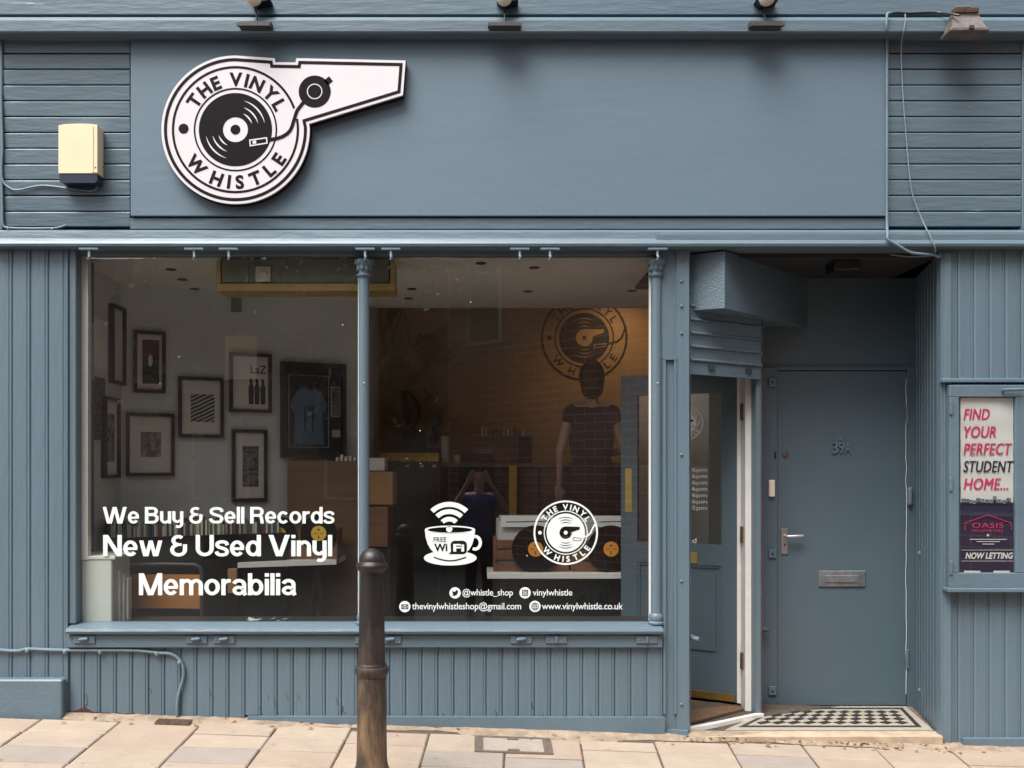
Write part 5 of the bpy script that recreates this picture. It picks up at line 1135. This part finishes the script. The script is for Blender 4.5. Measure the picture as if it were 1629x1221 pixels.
disc(852, 873, .995, 'black record with orange label leaning on the left crate', .156); disc(972, 873, .995, 'black record with orange label leaning on the right crate by the door', .156)
# printed cards on the front sleeves
for i, (a, b) in enumerate(((797, 880), (945, 1000))):
    mb_ = MB().box(X(a, 1.02), X(b, 1.02), 1.022, 1.026, Z(838, 1.02), Z(820, 1.02)); t = tag(part('divider_card', mb_, M['paper'], None), ('white divider card with scribbled titles in the left crate', 'white divider card with a round stamp in the right crate')[i], 'card')
    k = MB(); text(k, ('Kramer Fairground', 'P DS AMBIENT')[i], X(a+3, 1.02), X(b-3, 1.02), Z(834, 1.02), Z(829, 1.02), 1.0205, 0) if False else k.line([(X(a+8, 1.02), Z(830, 1.02)), (X(b-10, 1.02), Z(829, 1.02))], .006, 1.0205); k.disc(X(b-8, 1.02), Z(828, 1.02), .014, 1.0205, 16); part('print', k, M['ink'], t)
# counter and what stands on it
cyy = 2.35
t = thing('counter', 'dark shop counter with a pale top edge', 'counter', (X(760, cyy), cyy+.3, UP))
CT = Z(736, cyy)
part('counter_top', MB().box(X(700, cyy), X(1000, cyy), cyy-.02, cyy+.6, CT-.035, CT, .003), M['ply'], t); part('counter_front', MB().box(X(702, cyy), X(1000, cyy), cyy, cyy+.03, UP, CT-.035), M['maroon'], t)
for k, (a, b, c_, d) in enumerate(((828, 856, 745, 790), (860, 888, 745, 790), (828, 856, 795, 845), (860, 888, 795, 845))):
    part('front_panel', MB().box(X(a, cyy), X(b, cyy), cyy-.012, cyy-.001, Z(d, cyy), Z(c_, cyy), .003), mat('panel_red_%d' % k, (.12, .03, .025), .5), t)
def bx3(name, label, cat, a, b, c_, d, y, dep, m_, group=None, ch=.004): return tag(part(name, MB().box(X(a, y), X(b, y), y, y+dep, Z(d, y), Z(c_, y), ch), m_, None), label, cat, group)
bx3('yellow_post', 'narrow yellow upright standing before the counter', 'post', 810, 822, 740, 850, 2.2, .05, M['yellow'])
bx3('wooden_box', 'brown wooden box on the counter holding records', 'box', 752, 828, 693, 736, cyy+.05, .3, M['wood'])
bx3('small_box', 'small dark patterned box beside the brown box', 'box', 826, 846, 694, 736, cyy+.04, .2, M['maroon'])
for i in range(12):
    x = X(766, cyy+.1) + i*.03; tag(part('record_sleeve', MB().box(x, x+.014, cyy+.08, cyy+.3, Z(694, cyy), Z(random.uniform(678, 684), cyy)), random.choice(SLEEVES), None), 'record sleeve poking out of the brown box on the counter', 'record', 'sleeves in the box on the counter')
bx3('loudspeaker', 'black loudspeaker on the yellow shelf', 'speaker', 640, 676, 682, 722, 2.5, .25, M['frame'])
t = thing('cup_stack', 'tall stack of white paper cups on the counter', 'cups', (X(707, cyy), cyy+.08, CT))
for k in range(11): part('cup', MB().lathe([(L(5.2, cyy), CT + k*.02), (L(6.6, cyy), CT+.018 + k*.02)], (X(707, cyy), cyy+.08, 0), 14), M['paper'], t, True)
tag(part('mug', MB().lathe([(L(5, cyy), CT), (L(6, cyy), Z(723, cyy))], (X(727, cyy), cyy+.1, 0), 14), M['mount'], None, True), 'single pale cup beside the cup stack', 'cup')
t = thing('bin_shelf', 'black shelf of bins with a yellow top edge and tags', 'shelf', (X(650, 2.2), 2.3, UP))
part('body', MB().box(X(612, 2.2), X(700, 2.2), 2.2, 2.5, UP, Z(733, 2.2)), M['frame'], t); part('top_edge', MB().box(X(604, 2.2), X(697, 2.2), 2.18, 2.5, Z(733, 2.2), Z(720, 2.2), .004), M['yellow'], t)
for a in (637, 660, 680): part('tag', MB().box(X(a, 2.17), X(a+17, 2.17), 2.172, 2.18, Z(734, 2.17), Z(727, 2.17)), M['label_yellow'], t); part('tag', MB().box(X(a+8, 2.19), X(a+14, 2.19), 2.192, 2.2, Z(743, 2.19), Z(739, 2.19)), M['mount'], t)
# curved desk lamp and a feathery plant
t = thing('anglepoise_lamp', 'unlit dark red hooded lamp standing on the loudspeaker', 'lamp', (X(655, 2.55), 2.6, Z(682, 2.55)))
part('stand', MB().tube([(X(655, 2.55), 2.6, Z(682, 2.55)), (X(668, 2.55), 2.6, Z(662, 2.55)), (X(664, 2.55), 2.6, Z(640, 2.55)), (X(652, 2.55), 2.6, Z(624, 2.55)), (X(643, 2.55), 2.6, Z(620, 2.55))], .012, 8), M['rust'], t, True)
part('shade', MB().tube([(X(641, 2.55), 2.6, Z(621, 2.55)), (X(645, 2.55), 2.6, Z(645, 2.55)), (X(655, 2.55), 2.6, Z(672, 2.55))], .02, 12, .06), M['rust'], t, True)
part('base', MB().lathe([(.07, Z(682, 2.55)), (.06, Z(679, 2.55))], (X(655, 2.55), 2.6, 0), 16), M['rust'], t)
t = thing('feather_plume', 'bluish feathery plume in a dark pot behind the counter', 'plume', (X(690, 2.5), 2.5, Z(722, 2.5)))
part('pot', MB().lathe([(.05, Z(736, 2.5)), (.07, Z(712, 2.5))], (X(692, 2.5), 2.5, 0), 14), M['frame'], t)
pl = MB()
for k in range(40):
    a = k/39; cx_, cz_ = X(688 + 26*a**1.6, 2.5), Z(712 - 72*a, 2.5); an = R(60 - 40*a + random.uniform(-25, 25)); ln_ = .07*(1.1-a)+.02
    pl.add([(cx_, 2.5, cz_), (cx_+ln_*math.cos(an), 2.5+random.uniform(-.04, .04), cz_+ln_*math.sin(an)), (cx_+ln_*.6*math.cos(an+.25), 2.5, cz_+ln_*.6*math.sin(an+.25))], [(0,1,2)])
    pl.add([(cx_, 2.5, cz_), (cx_-ln_*.6*math.cos(an), 2.5+random.uniform(-.04, .04), cz_+ln_*math.sin(an)), (cx_-ln_*.3*math.cos(an+.25), 2.5, cz_+ln_*.7*math.sin(an+.25))], [(0,1,2)])
part('plume', pl, mat('plume_blue', (.10, .11, .20), .8), t)
bx3('cardboard_box', 'upper of two brown cardboard boxes stacked by the window column', 'box', 584, 625, 750, 803, 1.2, .3, M['card']); bx3('cardboard_box', 'lower of two brown cardboard boxes stacked by the window column', 'box', 584, 617, 806, 870, 1.15, .35, M['wood'])
bx3('carton', 'white carton on top of the stacked cardboard boxes', 'box', 586, 612, 728, 749, 1.25, .2, M['mount'])
tag(part('box_stand', MB().box(X(584, 1.15), X(620, 1.15), 1.16, 1.5, FZ, Z(871, 1.15)), M['frame'], None), 'dark stand under the stacked boxes', 'stand')

# emblem painted on the back wall, and the warm lamp above it
em = thing('wall_emblem', 'round black record emblem painted on the tan back wall', 'emblem', (X(929, 3.19), 3.199, Z(614, 3.19)))
WY = 3.197
def wl_part(g, m_): part('emblem_mark', g, m_, em)
mm_ = []
u_ = L(69, WY)/51.3; ecx, ecz = X(929.5, WY), Z(537, WY)
g = MB(); g.arc(ecx, ecz, 48.6*u_, 51.3*u_, WY); g.arc(ecx, ecz, 33.6*u_, 35.2*u_, WY); g.disc(ecx, ecz, 29.5*u_, WY-.001, 64); g.disc(ecx-41*u_, ecz, 2.9*u_, WY, 20)
arc_text(g, 'THE VINYL', ecx, ecz, 37*u_, 9.2*u_, 152, 27, WY, .02); arc_text(g, 'WHISTLE', ecx, ecz, 46*u_, 9.2*u_, 207, 332, WY, .02, True)
g.line([(ecx+a*u_, ecz+b*u_) for a, b in ((49, 13), (44, 0), (39, -4.5), (26, -7.5))], 2.4*u_, WY-.0015); part('emblem_print', g, M['ink'], em)
h = MB(); y_w = WY-.0025; h.disc(ecx, ecz, 10*u_, y_w, 40); h.flat([(ecx+a*u_, ecz+b*u_) for a, b in ((0, 10), (23.5, 10), (23, 6), (9.5, 1.5), (6, -2))], y_w-.0003)
for s_ in (1, -1):
    for r_ in (14, 18.5, 23): h.arc(ecx, ecz, (r_-.5)*u_, (r_+.5)*u_, y_w, s_*90-30, s_*90+30, 64, True)
q_ = [(ecx+a*u_, ecz+b*u_) for a, b in ((11, -12.5), (25, -10.5), (25.6, -6.5), (11.8, -7.5))]; h.strip(q_, inset(q_, .8*u_), y_w)
part('emblem_lines', h, M['tan'], em); part('emblem_hub', MB().disc(ecx, ecz, 2.6*u_, y_w-.001, 16), M['ink'], em)
t = thing('wall_spotlight', 'warm lit spotlight on the rear ceiling above the wall emblem', 'spotlight', (1.25, 2.75, 3.1))
part('can', MB().lathe([(.04, 3.05), (.045, 3.19)], (1.25, 2.75, 0), 16), M['black_metal'], t)
m, tt, b = newmat('lamp_glow'); b.inputs['Emission Color'].default_value = (1, .62, .28, 1); b.inputs['Emission Strength'].default_value = 4
part('bulb', MB().lathe([(.034, 3.046), (.034, 3.049)], (1.25, 2.75, 0), 16), m, t)
ld = bpy.data.lights.new('spotlight_light', 'SPOT'); ld.energy = 5; ld.color = (1, .62, .30); ld.spot_size = R(130); ld.spot_blend = 1; ld.shadow_soft_size = .06
lo = bpy.data.objects.new('spotlight_light', ld); COL.objects.link(lo); lo.location = (1.25, 2.75, 3.03); lo.rotation_euler = (R(18), 0, 0)

# ================================================================== PEOPLE
def fuse(name, mb_, m_, parent, vox=.014):
    o = part(name, mb_, m_, parent); md = o.modifiers.new('fuse', 'REMESH'); md.mode = 'VOXEL'; md.voxel_size = vox; md.use_smooth_shade = True
    s2 = o.modifiers.new('soft', 'SMOOTH'); s2.factor = .5; s2.iterations = 6; return o
def hand(mb_, wrist, fwd, side, up, k=1.0, curl=.5):
    """palm and five fingers; fwd along the hand, side towards the thumb, up = back of the hand"""
    wv, f, s_, u_2 = Vector(wrist), Vector(fwd).normalized(), Vector(side).normalized(), Vector(up).normalized()
    for i in range(4): a = wv + s_*(.027 - i*.018)*k; mb_.capsule(a + f*.01, a + f*.085*k, .014*k, .012*k, 8)
    for i, l_ in enumerate((.07, .08, .074, .056)):
        a = wv + s_*(.027 - i*.018)*k + f*.088*k; b_ = a + (f*math.cos(curl) - u_2*math.sin(curl))*l_*.5*k; c2 = b_ + (f*math.cos(curl*2.2) - u_2*math.sin(curl*2.2))*l_*.5*k
        mb_.capsule(a, b_, .0095*k, .009*k, 8); mb_.capsule(b_, c2, .009*k, .0075*k, 8)
    a = wv + s_*.03*k + f*.025*k; b_ = a + (s_*.7 + f*.7 - u_2*.2).normalized()*.045*k; mb_.capsule(a, b_, .013*k, .011*k, 8); mb_.capsule(b_, b_ + (f - u_2*.35).normalized()*.032*k, .010*k, .009*k, 8)
def person(label, o, h, yaw, arms, cloth, legs, haircol, sleeve=.5, bob=False, long=False):
    """standing figure; arms = two (elbow, wrist) in body space: x right, y forward, z up from the feet"""
    k = h/1.78; t_ = thing('person', label, 'person', o); c2, s2 = math.cos(yaw), math.sin(yaw)
    sw = .86 if bob else 1.0
    tr = lambda x, y, z: (o[0] + (x*sw*c2 - y*s2)*k, o[1] + (x*s2 + y*c2)*k, o[2] + z*k)
    B = MB(); hc = (0, .015, 1.655)
    B.ball(hc, .076, .095, .118, 20, 14); B.ball((0, .055, 1.60), .052, .055, .05, 14, 10); B.ball((0, .112, 1.64), .012, .02, .022, 8, 8)
    for s_ in (-1, 1): B.ball((s_*.078, .005, 1.65), .012, .022, .032, 8, 8)
    B.capsule((0, -.012, 1.44), (0, .0, 1.58), .057, .054); B.capsule((-.13, -.005, 1.40), (.13, -.005, 1.40), .07, .07)
    B.ball((0, 0, 1.27), .165, .105, .2, 18, 12); B.ball((0, 0, 1.05), .145, .095, .16, 18, 12); B.ball((0, -.01, .93), .17, .115, .13, 18, 12)
    SH = []; LEG = MB(); SHO = MB()
    for i, s_ in enumerate((-1, 1)):
        el, wr = arms[i]; sh_ = (s_*.185, -.005, 1.395); B.capsule(sh_, el, .05, .038); B.capsule(el, wr, .038, .026)
        f = (Vector(wr)-Vector(el)).normalized(); sd = Vector((-s_, 0, .0)) if abs(f.x) < .8 else Vector((0, 0, 1)); sd = (sd - f*sd.dot(f)).normalized(); hand(B, Vector(wr) + f*.015, f, sd, f.cross(sd)*s_*-1, 1.0, .45)
        SH.append((sh_, Vector(sh_).lerp(Vector(el), sleeve)))
        B.capsule((s_*.09, 0, .9), (s_*.1, .01, .5), .08, .055); B.capsule((s_*.1, .01, .5), (s_*.105, -.02, .08), .054, .036); B.capsule((s_*.105, -.03, .04), (s_*.115, .14, .03), .035, .03)
        LEG.capsule((s_*.088, 0, .93), (s_*.1, .01, .5), .1, .072); LEG.capsule((s_*.1, .01, .5), (s_*.105, -.015, .1), .07, .055)
        S2 = MB(); S2.capsule((s_*.105, -.035, .045), (s_*.115, .15, .038), .046, .04)
        fuse('shoe', S2.xf(tr), M['frame'], t_)
    LEG.ball((0, -.008, .94), .182, .13, .12, 18, 12)
    T = MB(); T.ball((0, 0, 1.27), .18, .12, .2, 18, 12); T.ball((0, 0, 1.07), .163, .112, .2, 18, 12); T.capsule((-.13, -.005, 1.385), (.13, -.005, 1.385), .08, .08); T.ball((0, -.01, .95), .186, .132, .12, 18, 12)
    for a, b_ in SH: T.capsule(a, b_, .062, .055)
    HR = MB(); HR.ball((0, -.008, 1.685), .092, .108, .105, 18, 14); HR.ball((0, -.05, 1.62), .088, .07, .10, 16, 12)
    if bob:
        HR.ball((0, -.02, 1.66), .112, .115, .125, 18, 14); HR.ball((0, -.045, 1.585), .10, .075, .10, 16, 12)
    if long:
        T.capsule((-.05, -.005, .98), (-.05, -.005, .62), .14, .16); T.capsule((.05, -.005, .98), (.05, -.005, .62), .14, .16); T.ball((0, 0, 1.2), .195, .125, .24, 18, 12); T.capsule((-.15, -.005, 1.39), (.15, -.005, 1.39), .075, .075)
    fuse('body', B.xf(tr), M['skin'], t_, .009); fuse('trousers', LEG.xf(tr), legs, t_); fuse('shirt', T.xf(tr), cloth, t_); fuse('hair', HR.xf(tr), haircol, t_)
    E = MB()
    for s_ in (-1, 1): E.ball((s_*.03, .098, 1.668), .011, .008, .007, 8, 6)
    E.ball((0, .1, 1.59), .022, .01, .006, 8, 6); part('eyes_and_mouth', E.xf(tr), M['ink'], t_)
    return t_
PY = 1.75
person('person in a dark sleeveless top seen from behind inside the shop', (X(941, PY), PY, UP), 1.80, 0.0, (((-.27, -.03, 1.12), (-.265, .08, .87)), ((.27, .0, 1.13), (.2, .25, 1.1))), M['maroon'], M['jeans'], M['hair'], .2, True, True)
ph = thing('phone', 'dark phone held up in both hands by the photographer', 'phone', (0, -5.03, 1.36))
part('phone_body', MB().box(-.075, .075, -5.035, -5.026, 1.362, 1.438, .004), M['black'], ph); part('phone_lens', MB().lathe([(.006, -5.026), (.006, -5.0235)], (.06, 0, 1.425), 12, 'y'), M['lens'], ph)
gz = -.034*.7 - .27
person('person in a blue shirt holding up a phone, mirrored in the window', (0, -5.33, gz), 1.72, 0.0, (((-.31, .10, 1.28), (-.125, .27, 1.60)), ((.31, .10, 1.28), (.125, .27, 1.60))), M['blue_cotton'], M['jeans'], mat('grey_hair', (.2, .17, .15), .7), .45)

# ================================================================== ACROSS THE STREET (seen mirrored in the glass)
def far_building(name, label, p0, p1, h, m_, win, doorx):
    d = Vector((p1[0]-p0[0], p1[1]-p0[1])); ln_ = d.length; ang = math.atan2(d.y, d.x)
    t_ = thing(name, label, 'building', (p0[0], p0[1], -.5)); t_.rotation_euler = (0, 0, ang)
    def lp(nm, mb_, mm): o = bpy.data.objects.new(nm, mb_.mesh(nm)); o.parent = t_; COL.objects.link(o); o.data.materials.append(mm); return o
    lp('wall', MB().box(0, ln_, 0, 6, 0, h), m_); lp('roof', MB().prism([(-.2, h), (6.2, h), (3, h+1.6)], -.1, ln_+.1, 'x'), M['frame'])
    for (x, z, ww, hh) in win:
        wn = lp('window', MB().box(x, x+ww, -.03, .02, z, z+hh, .01), M['shelf_white']); o = lp('pane', MB().box(x+.06, x+ww-.06, -.036, .0, z+.06, z+hh-.06), M['lens']); o.parent = wn
    dd = lp('door', MB().box(doorx, doorx+.95, -.04, .02, .15, 2.2, .01), M['navy'])
    return t_
far_building('brick_building', 'red brick building across the street with pale mortar, standing at an angle', (7.4, -5.6), (-.6, -13.2), 9.5, M['brick'], [(.8, 1.3, 1.2, 1.5), (.8, 4.3, 1.2, 1.5), (9.6, 4.3, .9, 1.4)], 9.8)
far_building('terraced_house', 'brown brick terraced house across the street behind the trees', (-.7, -15.5), (-9.5, -15.5), 6.6, M['brick2'], [(1.5, 1.2, 1.3, 1.5), (4.5, 1.2, 1.3, 1.5), (1.5, 3.9, 1.2, 1.3), (4.5, 3.9, 1.2, 1.3), (8, 3.9, 1.2, 1.3)], 6.6)
def tree(label, x, y, h, cr, seed):
    rnd = random.Random(seed); t_ = thing('tree', label, 'tree', (x, y, -.3), 'street trees opposite'); T = MB()
    T.tube([(x, y, -.35), (x+.03, y, h*.25), (x-.05, y+.05, h*.5), (x, y, h*.8)], .15, 10, .04)
    for k in range(7): a = k*2.4; T.tube([(x, y, h*(.35+.05*k)), (x+cr*.4*math.cos(a), y+cr*.4*math.sin(a), h*(.48+.05*k)), (x+cr*.75*math.cos(a), y+cr*.75*math.sin(a), h*(.55+.055*k))], .05, 6, .015)
    part('trunk', T, M['bark'], t_, True); C = MB(); cl = [(rnd.gauss(0, .45)*cr, rnd.gauss(0, .45)*cr, h*.68 + rnd.gauss(0, .16)*h, rnd.uniform(.35, .8)) for _ in range(26)]
    for _ in range(4200):
        c_ = rnd.choice(cl); p = Vector((x+c_[0]+rnd.gauss(0, .45)*c_[3], y+c_[1]+rnd.gauss(0, .45)*c_[3], c_[2]+rnd.gauss(0, .4)*c_[3])); a = Vector((rnd.uniform(-1, 1), rnd.uniform(-1, 1), rnd.uniform(-1, 1))).normalized()*.11; b_ = a.orthogonal().normalized()*.07
        C.add([p-a, p+b_, p+a, p-b_], [(0,1,2,3)])
    part('crown', C, M['leaf'], t_)
tree('leafy street tree across the road, left of the pair', -4.6, -10.5, 6.2, 1.9, 1); tree('leafy street tree across the road, right of the pair', -1.9, -12.2, 6.6, 1.8, 2)
t = thing('planning_notice', 'yellow and white notice on a post across the road', 'notice', (-3.25, -7.3, -.3))
part('post', MB().tube([(-3.25, -7.3, -.3), (-3.25, -7.3, 3.25)], .03, 10), M['old_metal'], t); part('sheet', MB().box(-3.45, -3.02, -7.268, -7.26, 2.62, 3.0), M['paper'], t); part('heading', MB().box(-3.45, -3.02, -7.268, -7.26, 3.0, 3.2), M['label_yellow'], t)
# neighbouring fronts either side
for nm_, lb_, x0, x1 in (('neighbour_building', 'brown brick neighbouring building on the left', -9, XL-.01), ('neighbour_building', 'brown brick neighbouring building on the right', XR+.01, 10)):
    t = thing(nm_, lb_, 'building', ((x0+x1)/2, .2, -.5)); part('wall', MB().box(x0, x1, .02, 3.5, -.5, 7.6), M['brick2'], t)
    for xx in (x0+1.2, x0+4.0):
        wn = part('window', MB().box(xx, xx+1.3, .0, .06, 1.0, 2.6, .01), M['shelf_white'], t); part('pane', MB().box(xx+.07, xx+1.23, -.004, .03, 1.07, 2.53), M['lens'], wn)
